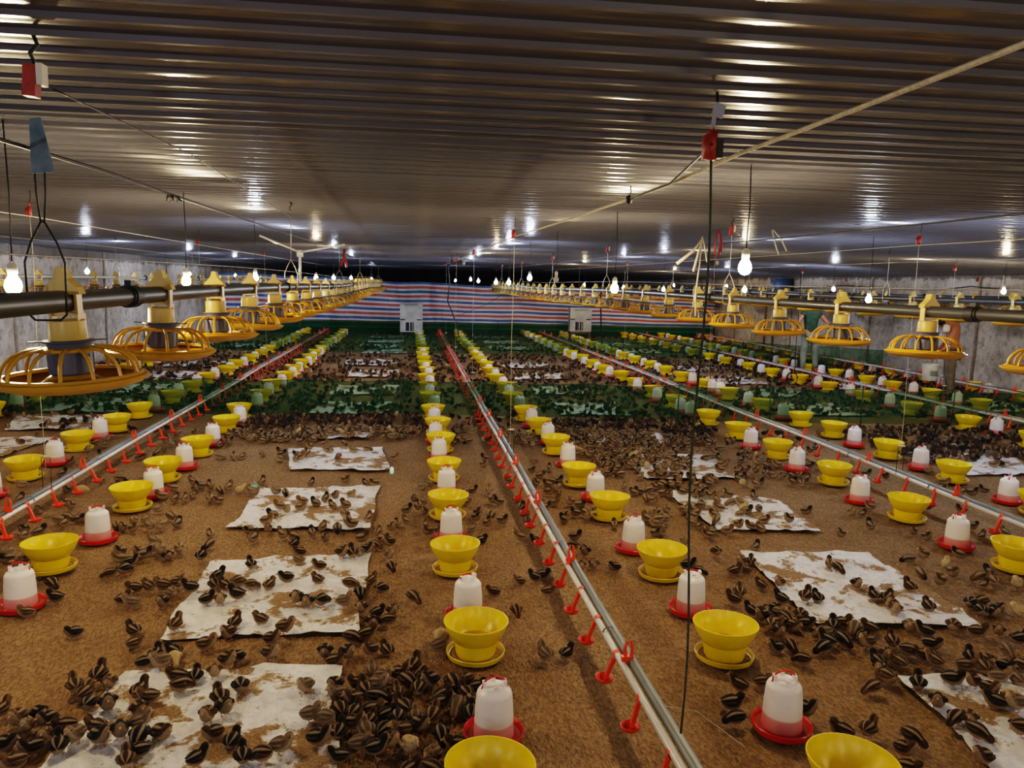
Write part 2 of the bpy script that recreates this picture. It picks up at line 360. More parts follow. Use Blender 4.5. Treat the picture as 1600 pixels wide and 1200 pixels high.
# ------------------------------------------------------------------ green net fences
def fence(pts,h,label,step,off=0):
    r=root('net_fence',label,'fence',(pts[0][0],pts[0][1],0),0,'green net fences')
    L=[];
    for a,c in zip(pts,pts[1:]):
        n=max(2,int((Vector(c)-Vector(a)).length/.12))
        for i in range(n): L.append(Vector(a).lerp(Vector(c),i/n))
    L.append(Vector(pts[-1])); o=Vector(pts[0]); rr=random.Random(int(h*1000+off))
    vs=[];fs=[]
    ph=rr.uniform(0,5)
    for i,p in enumerate(L):
        q=p-o; s=i*.12
        for j in range(6):
            u=j/5; wv=.02*math.sin(s*5+ph+u*2)+.012*math.sin(s*13+u*4)
            hh=h-.03*abs(math.sin(s*PI/step*1.0))
            vs.append((q.x,q.y+wv*(1-abs(u-.5)),.005+hh*u))
    for i in range(len(L)-1):
        for j in range(5): a=i*6+j; fs.append((a,a+6,a+7,a+1))
    b=MB(); b.add(vs,fs); link('net',b.mesh('net',M_NET),r)
    b=MB(); b.tube([(v[0],v[1],v[2]) for v in vs[5::6]],.004,5); link('top_cord',b.mesh('top_cord',M_STAKE),r)
    d=0
    for i in range(0,len(L),max(1,int(step/.12))):
        q=L[i]-o; b=MB(); b.tube([(q.x,q.y-.03,-.02),(q.x+rr.uniform(-.02,.02),q.y-.03,h+.03)],.0075,6); link('stake',b.mesh('stake',M_STAKE),r)
fence([(-6.2,10.1),(-2,9.96),(0,9.95),(4.67,9.34),(7.2,9.07),(10.5,8.85)],.46,'green net fence with thin stakes crossing the litter, nearest to the camera',1.2,1)
fence([(-6.2,18.9),(0,18.55),(4.03,18.27),(7.6,17.6),(10.4,15.6)],.46,'green net fence crossing the litter midway to the striped tarpaulin',1.6,2)
fence([(-6.2,25.25),(3,25.2),(10.4,25.1)],.42,'green net fence standing right against the foot of the striped tarpaulin',1.9,3)

# ------------------------------------------------------------------ white sheets on the litter
SHEETS=[('front left',[(-1.3,2.45),(-1.25,3.38),(-.3,3.32),(-.27,2.42)]),
 ('second left',[(-1.19,3.66),(-1.21,4.68),(-.25,4.78),(-.25,3.66)]),
 ('third left',[(-1.27,5.35),(-1.22,6.37),(-.25,6.42),(-.28,5.27)]),
 ('fourth left',[(-1.1,7.01),(-1.23,7.91),(-.29,7.94),(-.19,6.97)]),
 ('half-buried fifth left',[(-1.13,8.4),(-1.06,9.15),(-.45,9.2),(-.43,8.4)]),
 ('front right',[(2.2,3.02),(3.1,2.96),(3.05,2.1),(2.14,2.15)]),
 ('second right',[(2.17,4.62),(3.04,4.55),(3.01,3.47),(2.12,3.55)]),
 ('third right',[(2.17,6.15),(3.03,5.78),(2.97,5.03),(2.2,5.07)]),
 ('fourth right',[(2.14,7.55),(3.11,7.46),(3.04,6.52),(2.13,6.52)]),
 ('half-buried fifth right',[(2.05,8.6),(2.95,8.55),(2.84,8.05),(2.04,8.08)]),
 ('upper far-left',[(-4.46,8.95),(-4.74,9.85),(-3.78,9.88),(-3.6,9.0)]),
 ('lower far-left',[(-4.75,7.7),(-4.75,8.55),(-3.75,8.55),(-3.85,7.65)]),
 ('far right',[(5.62,7.65),(6.4,7.5),(6.35,6.55),(5.35,6.5)])]
BACK=[(-4.2,10.7),(-4.2,12.3),(-4.3,14.0),(-4.2,15.8),(-.75,10.5),(-.75,12.2),(-.7,14.4),(-.8,16.3),(-.6,18.9),(-.8,20.3),(-.7,22.0),(-.7,23.8),(2.5,10.4),(2.5,12.2),(2.45,14.1),(2.4,15.9),(2.6,20.2),(2.6,22.2),(2.5,24.0),(6.0,10.3),(6.1,12.0),(6.0,13.6),(6.1,15.5),(6.1,19.7),(6.0,21.8),(-4.2,20.2),(9.0,10.6),(8.0,12.8)]
def sheet(q,label,group,seed):
    from mathutils import noise
    cx=sum(p[0] for p in q)/4; cy=sum(p[1] for p in q)/4; n=34; vs=[];fs=[]; rr=random.Random(seed)
    a,bq,c,d=[Vector((p[0]-cx,p[1]-cy)) for p in q]
    for j in range(n+1):
        for i in range(n+1):
            u,v=i/n,j/n; p=(a*(1-u)+d*u)*(1-v)+(bq*(1-u)+c*u)*v
            s=Vector((p.x*2.2+seed*9,p.y*2.2,0)); e=min(u,1-u,v,1-v)
            p=p+Vector((noise.noise(s),noise.noise(s+Vector((0,0,7)))))*.045
            s2=Vector((p.x*2,p.y*5,seed)); rid=1-abs(noise.noise(s2*1.6))*2
            z=.006+.012*max(0,noise.noise(Vector((p.x*7,p.y*7,seed))))+.016*max(0,rid-.55)*2+(.02*max(0,noise.noise(Vector((p.x*4+3,p.y*4,seed*3)))) if e<.04 else 0)
            vs.append((p.x,p.y,z))
    for j in range(n):
        for i in range(n):
            k=j*(n+1)+i; fs.append((k,k+1,k+n+2,k+n+1))
    b=MB(); b.add(vs,fs); o=link('plastic_sheet',b.mesh('plastic_sheet',M_SHEET),None,(cx,cy,0))
    tag(o,label,'sheet',group)
for i,(nm,q) in enumerate(SHEETS):
    pos={'front left':'nearest sheet left of the central water pipe','front right':'nearest sheet right of the central water pipe','upper far-left':'by the left wall, touching the green net','lower far-left':'by the left wall, below the one at the net','far right':'between the two right-hand water pipes, before the net'}.get(nm)
    if pos is None:
        a_,b_=nm.replace('half-buried ','').split(); pos='%s sheet from camera, %s of the central water pipe'%(a_,b_)
    lab='crumpled white feed sheet, '+pos
    sheet(q,lab,'white feed sheets before the first net',i+1)
rows={}
for i,(x,y) in enumerate(BACK):
    rr=random.Random(i); ww,hh=.5,.5
    q=[(x-ww+rr.uniform(-.1,.1),y-hh),(x-ww+rr.uniform(-.1,.1),y+hh*.9),(x+ww+rr.uniform(-.1,.1),y+hh),(x+ww,y-hh+rr.uniform(-.1,.1))]
    key=round(x/3.2); rows[key]=rows.get(key,0)+1
for i,(x,y) in enumerate(BACK):
    rr=random.Random(i); ww,hh=.5,.5
    q=[(x-ww+rr.uniform(-.1,.1),y-hh),(x-ww+rr.uniform(-.1,.1),y+hh*.9),(x+ww+rr.uniform(-.1,.1),y+hh),(x+ww,y-hh+rr.uniform(-.1,.1))]
    key='by the left wall' if x<-3 else 'left of the central water pipe' if x<1 else 'right of the central water pipe' if x<3.5 else 'between the right-hand water pipes' if x<7 else 'near the right wall'
    same=sorted(p[1] for p in BACK if (('by the left wall' if p[0]<-3 else 'left of the central water pipe' if p[0]<1 else 'right of the central water pipe' if p[0]<3.5 else 'between the right-hand water pipes' if p[0]<7 else 'near the right wall')==key))
    sheet(q,'white feed sheet beyond the first net, %s one %s'%(nth(same.index(y)+1),key),'white feed sheets beyond the first net',i+40)

M_REDP=var_mat('worn red plastic',(.22,.02,.015),(.36,.05,.03),30,.5)
M_PALE=mat('pale paper tag',(.26,.28,.36),.7)
M_PALEW=mat('pale painted wire',(.75,.72,.6),.4)
M_JARF=mat('milky drinker plastic far',(.78,.75,.77),.35)
# ------------------------------------------------------------------ yellow hopper feeders
FPTS=[[(-6.2,10.1),(-2,9.96),(0,9.95),(4.67,9.34),(7.2,9.07),(10.5,8.85)],[(-6.2,18.9),(0,18.55),(4.03,18.27),(7.6,17.6),(10.4,15.6)],[(-6.2,25.25),(10.4,25.1)]]
def clear_y(x,y):
    for f in FPTS:
        for (a,ya),(c,yb) in zip(f,f[1:]):
            if a<=x<=c:
                fy=ya+(yb-ya)*(x-a)/(c-a)
                if abs(y-fy)<.24: return fy+(.24 if y>fy else -.24)
    return y
def bowl_meshes():
    b=MB(); n=40
    b.lathe([(.088,.012),(.094,.03),(.100,.085),(.108,.092),(.126,.118),(.143,.150),(.149,.172),(.152,.173),(.152,.180),(.147,.180),(.140,.152),(.122,.120),(.100,.092),(.092,.085),(.086,.03),(.084,.02)],n)
    # inner cone with a slot
    b.lathe([(.084,.02),(.05,.03),(.012,.075),(.0005,.078)],n)
    hop=b.mesh('hopper',M_BOWL,True,35)
    b=MB(); b.lathe([(.001,.004),(.118,.004),(.132,.012),(.139,.034),(.136,.037),(.132,.034),(.126,.016),(.112,.010),(.001,.010)],n)
    tray=b.mesh('tray',M_TRAY,True,35)
    b=MB(); b.lathe([(.086,.012),(.100,.018),(.118,.016),(.126,.013)],30); feed=b.mesh('feed',M_FEEDMASH)
    b=MB(); b.lathe([(.001,.045),(.05,.05),(.095,.062)],30); feed2=b.mesh('feed_in_hopper',M_FEEDMASH)
    b=MB(); b.lathe([(.001,.004),(.132,.006),(.139,.034),(.095,.02),(.100,.085),(.126,.118),(.151,.175),(.147,.18),(.122,.12),(.09,.06),(.001,.06)],18)
    far=b.mesh('bowl_far',M_BOWL)
    return hop,tray,feed,feed2,far
HOP,TRAY,FEED,FEED2,BFAR=bowl_meshes()
COLS=[(-5.0,'by the left wall',[9.9,10.99]),
 (-3.27,'left of the left water pipe',[6.82,7.94,8.93,9.88]),
 (-2.09,'right of the left water pipe',[4.65,5.88,6.72,7.65,8.83,9.87]),
 (.28,'left of the central water pipe',[2.31,3.38,4.45,5.53,6.61,7.77,8.67,9.62]),
 (1.49,'right of the central water pipe',[2.21,3.25,4.28,5.42,6.38,7.64,8.64,9.61]),
 (3.81,'left of the right water pipe',[4.21,5.25,6.32,7.34,8.33,9.44]),
 (5.0,'right of the right water pipe',[5.3,6.33,7.3,8.37,9.2]),
 (7.1,'left of the far right water pipe',[7.71,8.77,9.9,11.07]),
 (8.4,'right of the far right water pipe',[10.2,11.3,12.23,13.05]),
 (9.9,'beside the right wall',[11.09,12.25,13.47])]
DR=[(-5.0,[10.4]),(-3.27,[6.28,7.35,8.51,9.66]),(-2.03,[4.11,5.16,6.22,7.01,8.15,9.3]),(.3,[2.73,3.8,5.0,6.15,7.35,8.2,9.2]),(1.5,[2.67,3.77,4.73,5.94,7.08,8.14,9.1]),
 (3.73,[4.63,5.72,6.8,7.81,9.0]),(5.0,[5.64,6.8,7.87,8.89]),(7.2,[8.43,9.4]),(8.45,[10.7,11.8,12.6]),(9.75,[11.7,12.8])]
BOWLS=[];DRK=[]
rb=random.Random(5)
for ci,(x,nm,ys) in enumerate(COLS):
    ys=list(ys)
    while ys[-1]<24.2: ys.append(ys[-1]+1.06+rb.uniform(-.07,.07))
    for k,y in enumerate(ys):
        y=clear_y(x,y)
        xx=x+rb.uniform(-.035,.035); lab='yellow hopper feeder, %s from camera in row %s'%(nth(k+1),nm)
        if k==0: lab='yellow hopper feeder closest to camera in row %s'%nm
        tilt=rb.uniform(-.03,.03)
        if y<14:
            o=root('hopper_feeder',lab,'feeder',(xx,y,0),rb.uniform(0,6),'yellow hopper feeders in rows')
            for m_,nn in ((TRAY,'tray'),(HOP,'hopper')): link(nn,m_,o)
            f=link('feed',FEED,o); f['kind']='stuff'
            if rb.random()<.5 or k<3: f=link('feed',FEED2,o); f['kind']='stuff'
            o.rotation_euler=(tilt,rb.uniform(-.03,.03),o.rotation_euler.z)
        else:
            o=tag(link('hopper_feeder',BFAR,None,(xx,y,0),rb.uniform(0,6)),lab,'feeder','yellow hopper feeders in rows')
        BOWLS.append((xx,y,nm,k+1))
# ------------------------------------------------------------------ drinkers
def drinker_meshes():
    n=36
    b=MB(); b.lathe([(.001,.0),(.100,.0),(.112,.008),(.119,.032),(.116,.036),(.112,.032),(.105,.014),(.09,.010),(.085,.012),(.078,.02),(.001,.02)],n); base=b.mesh('base',M_RED,True,35)
    b=MB(); b.lathe([(.106,.018),(.083,.018)],n); water=b.mesh('water',mat('pink drinking water',(.35,.06,.05),.05))
    b=MB(); b.lathe([(.079,.0),(.079,.006),(.077,.03),(.0735,.11),(.069,.165),(.067,.172),(.060,.182),(.050,.187),(.046,.192),(.044,.197),(.036,.199),(.001,.1985)],n)
    for s in (-1,1):
        b.box((s*.040,0,.205),(.012,.026,.022)); b.box((0,s*.036,.203),(.02,.008,.012))
    jar=b.mesh('jar',M_JAR,True,40)
    b=MB(); pts=[]
    for k in range(13):
        a=PI*k/12; pts.append((.046*math.cos(a),0,.196+.036*math.sin(a)))
    b.tube([(.050,.0,.182)]+pts+[(-.050,0,.182)],.0042,8); h=b.mesh('handle',M_RED)
    b=MB(); pts=[(.046*math.cos(PI*k/12),.034*math.sin(PI*k/12),.208) for k in range(13)]; b.tube(pts,.0042,8); h2=b.mesh('handle_down',M_RED)
    b=MB(); b.cur=0; b.lathe([(.001,0),(.112,.004),(.119,.034),(.105,.016),(.08,.02)],16); b.cur=1
    b.lathe([(.079,.02),(.0735,.12),(.068,.172),(.046,.195),(.001,.198)],16)
    far=b.mesh('drinker_far',[M_RED,M_JARF])
    return base,water,jar,h,h2,far
DBASE,DWATER,DJAR,DH,DH2,DFAR=drinker_meshes()
for ci,(x,ys) in enumerate(DR):
    nm=COLS[ci][1]; ys=list(ys)
    while ys[-1]<24: ys.append(ys[-1]+1.06+rb.uniform(-.07,.07))
    for k,y in enumerate(ys):
        near=[b_ for b_ in BOWLS if abs(b_[0]-x)<.4 and abs(b_[1]-y)<.33]
        if near and k>2:
            y=near[0][1]+.42
        y=clear_y(x,y); xx=x+rb.uniform(-.03,.03)
        if any(abs(d[0]-xx)<.5 and abs(d[1]-y)<.28 for d in DRK): continue
        lab='white and red jar drinker, %s from camera, %s'%(nth(k+1),nm)
        if k==0: lab='white and red jar drinker closest to camera, %s'%nm
        if y<14:
            o=root('jar_drinker',lab,'drinker',(xx,y,0),rb.uniform(-.5,.5)+.3,'white and red jar drinkers in rows')
            link('base',DBASE,o); wt=link('water',DWATER,o); j=link('jar',DJAR,o,(0,0,.018)); link('handle',DH if (k%3!=1) else DH2,j)
        else:
            o=tag(link('jar_drinker',DFAR,None,(xx,y,0),0),lab,'drinker','white and red jar drinkers in rows')
        DRK.append((xx,y,nm,k+1))

# ------------------------------------------------------------------ water pipes with nipple drinkers
def cup_mesh():
    b=MB(); b.lathe([(.0175,-.016),(.0175,.016)],14)  # clamp ring made across the pipe below
    b=MB(); 
    # saddle clip round the pipe (pipe runs along Y)
    vs=[];fs=[];n=12
    for j,yy in enumerate((-.014,.014)):
        for k in range(n): a=2*PI*k/n; vs.append((.0175*math.cos(a),yy,.0175*math.sin(a)))
    fs=[(k,(k+1)%n,(k+1)%n+n,k+n) for k in range(n)]; b.add(vs,fs)
    mr=Matrix.Rotation(.30,3,'Y')
    b.box((-.024,0,-.062),(.009,.024,.100),mr); b.box((-.030,0,-.058),(.006,.015,.085),mr)
    b.lathe([(.001,-.128),(.022,-.127),(.034,-.118),(.040,-.104),(.037,-.103),(.030,-.115),(.020,-.121),(.001,-.122)],20,(-.046,0,0))
    b.tube([(-.038,0,-.10),(-.043,0,-.123)],.007,8)
    m=b.mesh('nipple_drinker',M_ORANGE,True,40)
    b=MB(); b.box((-.024,0,-.062),(.010,.022,.100),Matrix.Rotation(.3,3,'Y')); b.lathe([(.001,-.128),(.034,-.118),(.040,-.104),(.001,-.12)],10,(-.046,0,0)); b.box((0,0,0),(.036,.026,.036)); f=b.mesh('nipple_far',M_ORANGE)
    # upright forked hanger clip
    b=MB(); b.box((.0,0,.012),(.05,.022,.05)); 
    for s in (-1,1): b.tube([(.012*s+.004,0,.03),(.016*s+.004,0,.07),(.008*s+.004,0,.105)],[.008,.008,.004],8)
    c=b.mesh('hanger_clip',M_ORANGE,False)
    b=MB(); vs=[]
    for j,yy in enumerate((-.006,.006)):
        for k in range(16): a=2*PI*k/16; vs.append((.034*math.cos(a),yy,.026*math.sin(a)))
    b.add(vs,[(k,(k+1)%16,(k+1)%16+16,k+16) for k in range(16)]); ring=b.mesh('pipe_band',M_BLACK)
    return m,f,c,ring
CUP,CUPF,CLIP,RING=cup_mesh()
LINES=[(-2.6,4.2,'left',1),(.90,1.6,'central',-1),(4.17,4.0,'right',-1),(7.50,7.8,'far right',-1),(9.62,10.4,'rightmost, along the right wall',-1)]
PZ=.185
for (x,ys,nm,s) in LINES:
    y0=ys-.6; L=25.0-y0
    r=root('water_pipe_line','white and steel %s water pipe line with orange drinking cups above the litter'%nm if 'most' not in nm else 'water pipe line with orange cups running beside the right wall','water pipe',(x,y0,0),0,'water pipe lines')
    def P(off,z,rad,amp):
        out=[]; k=0
        while k<=L: out.append((off+amp*math.sin(k*1.3+x),k,z+.006*math.sin(k*1.0+x)+amp*.5*math.sin(k*2.1))); k+=.5
        return out
    b=MB(); b.tube(P(.018*s,PZ,0,.003),.0155,14); link('white_pipe',b.mesh('white_pipe',M_WHITEPIPE),r)
    b=MB(); b.tube(P(-.022*s,PZ+.010,0,.004),.0205,14); link('steel_pipe',b.mesh('steel_pipe',M_STEEL),r)
    yy=2.64-.345*3; i=0
    while yy<24.9 :
        if yy>ys-.3:
            o=link('nipple_drinker',CUP if yy<12 else CUPF,r,(.018*s,yy-y0,PZ),0 if s<0 else PI)
            o.rotation_euler=(R.uniform(-.06,.06),R.uniform(-.08,.08),(0 if s<0 else PI)+R.uniform(-.15,.15))
        yy+=.345
    yy=2.9-.0
    while yy<24:
        if yy>ys-.3: link('hanger_clip',CLIP,r,(0,yy-y0,PZ)); link('pipe_band',RING,r,(0,yy-y0+.28,PZ+.005))
        yy+=1.15

# suspension cords for the water pipes
def pulley(b,p,s=1.0):
    b.box((p[0],p[1],p[2]),(.022*s,.03*s,.085*s)); b.box((p[0]-.018*s,p[1],p[2]-.005),(.012*s,.036*s,.07*s)); b.tube([(p[0]+.004,p[1],p[2]+.04*s),(p[0],p[1],p[2]+.085*s)],.004*s,6)
SUSP={'left':[5.75,10.0,14.3,18.6],'central':[2.26,6.7,11.0,15.3,19.6],'right':[5.9,10.2,14.5,18.8],'far right':[9.8,14,18.3],'rightmost':[12,16]}
for (x,ys,nm,s) in LINES:
    nm=nm.split(',')[0]
    for k,y in enumerate(SUSP[nm]):
        near=(nm=='central' and k==0); zc=cz(x)
        side=nm+' water pipe'
        lab=('thick dark green cord hanging from the red pulley down to the central water pipe' if near else 'thin cord with red pulley, %s along the %s'%(nth(k+1) if k else 'first',side))
        if nm=='central' and not near: lab='thin cord with red pulley, %s along the central water pipe'%nth(k+1)
        r=root('suspension_cord',lab,'cord',(x,y,0),0,'cords holding up the water pipes')
        b=MB(); b.tube([(0,0,zc+.0),(.004,0,zc-.05),(-.004,.0,zc-.09)],.004 if near else .003,6); link('hook',b.mesh('hook',M_DARKWIRE),r)
        b=MB(); pulley(b,(-.008,0,zc-.155),1.0 if near else .85); p=link('pulley',b.mesh('pulley',M_REDP),r)
        if near:
            b=MB(); b.box((.012,.0,zc-.165),(.022,.03,.055)); link('wheel',b.mesh('wheel',M_DARKWIRE,False),p)
            b=MB(); b.box((.004,-.01,zc-.055),(.035,.003,.04),Matrix.Rotation(.3,3,'Y')); b.box((-.01,-.012,zc-.08),(.012,.003,.05),Matrix.Rotation(.1,3,'Y')); link('paper_tag',b.mesh('paper_tag',M_PALE,False),r)
        pts=[]; n=14
        for i in range(n+1):
            u=i/n; pts.append((-.008+(.012 if near else .004)*math.sin(u*9)+(.0)*u,.004*math.sin(u*7),(zc-.19)*(1-u)+(PZ+.09)*u))
        b=MB(); b.tube(pts,.0038 if near else .0018,6); link('cord',b.mesh('cord',M_GREENCORD if near else M_LIGHTCORD),r)
        if not near:
            b=MB(); b.tube([(-.03,0,PZ+.25),(.03,0,PZ+.25)],.009,8); link('handle',b.mesh('handle',M_LIGHTCORD),r)
            b=MB()
            for q in (-.03,.03): b.tube([(q,0,PZ+.25),(q,0,PZ)],.0022,5)
            link('hanger_wire',b.mesh('hanger_wire',M_DARKWIRE),r)

# ------------------------------------------------------------------ pan feeders on overhead feed pipes
def pan_meshes():
    # origin at pipe centre. pipe along Y
    n=40; D={}
    b=MB(); vs=[];fs=[]   # saddle bracket straps
    for s in (-1,1): b.box((s*.033,0,-.035),(.007,.034,.12))
    b.box((0,0,-.035),(.07,.028,.012)); b.box((.036,0,-.07),(.006,.05,.07)); D['bracket']=b.mesh('bracket',M_PAN2,False)
    b=MB(); # peaked cap over the pipe
    pr=[(-.046,.018),(-.040,.036),(-.016,.060),(-.008,.088),(.008,.088),(.016,.060),(.040,.036),(.046,.018)]
    vs=[(x,y,z) for y in (-.022,.022) for x,z in pr]; m=len(pr)
    fs=[tuple(range(m))[::-1],tuple(range(m,2*m))]+[(k,k+1,k+1+m,k+m) for k in range(m-1)]; b.add(vs,fs); D['cap']=b.mesh('cap',M_PAN2,False)
    b=MB(); b.lathe([(.001,-.052),(.040,-.052),(.045,-.058),(.0455,-.118),(.048,-.122),(.048,-.128),(.001,-.128)],28); D['drop_tube']=b.mesh('drop_tube',M_PAN2,True,35)
    b=MB(); b.lathe([(.044,-.122),(.062,-.124),(.064,-.130),(.054,-.133),(.052,-.147),(.058,-.150),(.044,-.151)],28)
    for s in (-1,1): b.box((s*.075,s*.01,-.127),(.034,.010,.004))
    D['collar']=b.mesh('collar',M_GREY,True,35)
    b=MB(); b.lathe([(.050,-.150),(.054,-.165),(.0545,-.235),(.049,-.24)],28)
    for k in range(14):
        a=2*PI*k/14; b.box((.0545*math.cos(a),.0545*math.sin(a),-.20),(.003,.003,.06))
    D['inner_tube']=b.mesh('inner_tube',M_GREY,True,35)
    b=MB(); b.lathe([(.052,-.146),(.078,-.150),(.080,-.154),(.078,-.160),(.052,-.156)],n)
    for k in range(14):
        a=2*PI*(k+.5)/14; ca,sa=math.cos(a),math.sin(a)
        prof=[(.070,-.150),(.105,-.156),(.132,-.170),(.150,-.192),(.160,-.215),(.165,-.245)]
        b.tube([(r_*ca,r_*sa,z) for r_,z in prof],[.0055,.0055,.0055,.005,.005,.005],6)
    b.lathe([(.160,-.240),(.172,-.240),(.176,-.246),(.172,-.252),(.160,-.252),(.160,-.240)],n)
    D['grill']=b.mesh('grill',M_PAN,True,40)
    b=MB(); b.lathe([(.160,-.248),(.186,-.250),(.190,-.256),(.186,-.262),(.172,-.275),(.140,-.288),(.060,-.292),(.030,-.300),(.001,-.300)],n)
    b.lathe([(.186,-.252),(.165,-.264),(.130,-.276),(.085,-.276),(.060,-.25),(.05,-.242),(.001,-.240)],n)
    D['pan']=b.mesh('pan',M_PAN,True,50)
    for q in D.values():
        for v in q.vertices:
            if v.co.z<-.03: v.co.z=-.03+(v.co.z+.03)*.78
    # reduced far version
    b=MB(); b.cur=0; b.box((0,0,.02),(.08,.04,.05)); b.lathe([(.02,.09),(.045,.03),(.045,-.125)],10); b.cur=1; b.lathe([(.060,-.125),(.052,-.15),(.054,-.24)],10); b.cur=2
    for k in range(9):
        a=2*PI*k/9; ca,sa=math.cos(a),math.sin(a); b.tube([(r_*ca,r_*sa,z) for r_,z in [(.06,-.148),(.132,-.170),(.155,-.2),(.168,-.25)]],.006,4)
    b.lathe([(.186,-.25),(.190,-.256),(.172,-.275),(.10,-.292),(.001,-.298)],18); b.lathe([(.186,-.252),(.13,-.272),(.001,-.26)],14)
    far=b.mesh('pan_far',[M_PAN2,M_GREY,M_PAN])
    for v in far.vertices:
        if v.co.z<-.03: v.co.z=-.03+(v.co.z+.03)*.78
    return D,far
PAN,PANF=pan_meshes()
FL=[(-.91,2.17,1.672,'left grey feed pipe','long dark grey feed pipe overhead on the left carrying yellow pan feeders',-1.5),
    (2.60,2.77,1.662,'right grey feed pipe','long dark grey feed pipe overhead right of centre carrying yellow pan feeders',.5),
    (-4.30,6.44,1.69,'feed pipe by the left wall','pale feed pipe carrying pans beside the left wall',4),
    (5.96,6.1,1.67,'feed pipe second from the right wall','grey feed pipe, second from the right wall, carrying yellow pan feeders',4),
    (9.25,9.2,1.67,'feed pipe beside the right wall','grey feed pipe nearest the right wall carrying yellow pan feeders',6)]
FPM={-4.30:M_WHITEPIPE}
PANS=[]
for (x,yf,z,nm,lab,ystart) in FL:
    L=25.0-ystart; bend=lambda q: (0,0)
    def pz(y): return z+.012*math.sin(y*.55+x)*(1 if y<20 else 1)
    r=root('feed_pipe',lab,'feed pipe',(x,ystart,0),0,'overhead feed pipes')
    b=MB(); k=0; pts=[]
    while k<=L: pts.append((0,k,pz(ystart+k))); k+=.39
    b.tube(pts,.0285 if x!=-4.30 else .02,18); link('pipe',b.mesh('pipe',FPM.get(x,M_FEEDPIPE)),r)
    b=MB(); b.tube([(p[0]+.012,p[1],p[2]+.115) for p in pts],.0022,5); link('anti_roost_wire',b.mesh('anti_roost_wire',M_WIRE),r)
    jy=yf+.48
    while jy<24:
        b=MB(); q=(0,jy-ystart,pz(jy)); b.tube([(0,q[1]-.03,q[2]),(0,q[1]+.03,q[2])],.037 if x!=-4.30 else .026,18); b.box((0,q[1],q[2]+.04),(.02,.04,.025)); b.tube([(0,q[1]-.045,q[2]),(0,q[1]-.03,q[2])],.033 if x!=-4.30 else .024,18)
        link('pipe_joint',b.mesh('pipe_joint',M_BLACK,True,40),r); jy+=.79*4
    y=yf; k=1
    while y<24.6:
        lb='yellow caged pan feeder, %s from camera on %s'%(nth(k),nm)
        if k==1: lb='yellow caged pan feeder closest to camera on %s'%nm
        rz=R.uniform(-.25,.25)
        if y<13:
            o=root('pan_feeder',lb,'feeder',(x,y,pz(y)),0,'caged pan feeders on the feed pipes')
            for nn,me in PAN.items():
                c=link(nn,me,o)
                if nn in('collar','grill','inner_tube'): c.rotation_euler=(0,0,rz*3)
            o.rotation_euler=(R.uniform(-.03,.03),R.uniform(-.04,.04),0)
        else: o=tag(link('pan_feeder',PANF,None,(x,y,pz(y)),0),lb,'feeder','caged pan feeders on the feed pipes')
        y+=.79; k+=1
    # hangers
    hy={-.91:2.07,2.60:6.05,-4.30:8.0,5.96:9.0,9.25:11.0}[x]; k=0
    while hy<24:
        zc=cz(x); zp=pz(hy); big=(x==-.91 and k==0)
        lb=('dark wire hanger with red pulley and blue card on the left grey feed pipe' if big else 'steel wire hanger, %s from camera on %s'%('first' if k==0 else nth(k+1),nm))
        r=root('pipe_hanger',lb,'hanger',(x,hy,0),0,'wire hangers holding up the feed pipes')
        hm=M_DARKWIRE if big else (M_PALEW if x>0 else M_WIRE)
        rad=.0028 if big else .0035
        b=MB(); b.tube([(-.045,0,zp-.03),(-.047,0,zp+.10),(-.03,0,zp+.15),(-.004,0,zp+.20),(.004,0,zp+.20),(.030,0,zp+.15),(.047,0,zp+.10),(.045,0,zp-.03),(.03,0,zp-.045),(-.03,0,zp-.045),(-.045,0,zp-.03)],rad,7); link('yoke',b.mesh('yoke',hm),r)
        b=MB()
        if big:
            for q in (-.011,.011): b.tube([(q*.4,0,zp+.20),(q,.0,zp+.27),(q*1.1,0,zc-.24)],.0022,6)
        else: b.tube([(0,0,zp+.20),(.004,0,zc-.22),(0,0,zc-.12)],.0025,6)
        link('rod',b.mesh('rod',hm),r)
        b=MB(); b.tube([(0,0,zc),(0.012,0,zc-.03),(-.006,0,zc-.05),(.004,0,zc-.075)],.005,7); link('hook',b.mesh('hook',M_DARKWIRE),r)
        if big or x in (2.60,):
            b=MB(); b.box((-.006,0,zc-.115),(.030,.03,.075),Matrix.Rotation(.08,3,'Y')); p=link('pulley',b.mesh('pulley',M_REDP,False),r)
            b=MB(); b.box((.018,0,zc-.10),(.014,.032,.05)); link('wheel',b.mesh('wheel',M_SOCKET,False),p)
        if big:
            b=MB(); vs=[(-.012,-.012,zc-.205),(.014,-.012,zc-.20),(.040,-.012,zc-.33),(-.014,-.012,zc-.335),(-.012,-.009,zc-.205),(.014,-.009,zc-.20),(.040,-.009,zc-.33),(-.014,-.009,zc-.335)]
            b.add(vs,[(0,1,2,3),(7,6,5,4),(0,4,5,1),(1,5,6,2),(2,6,7,3),(3,7,4,0)]); c=link('blue_card',b.mesh('blue_card',M_BLUECARD,False),r)
        hy+=4.0; k+=1

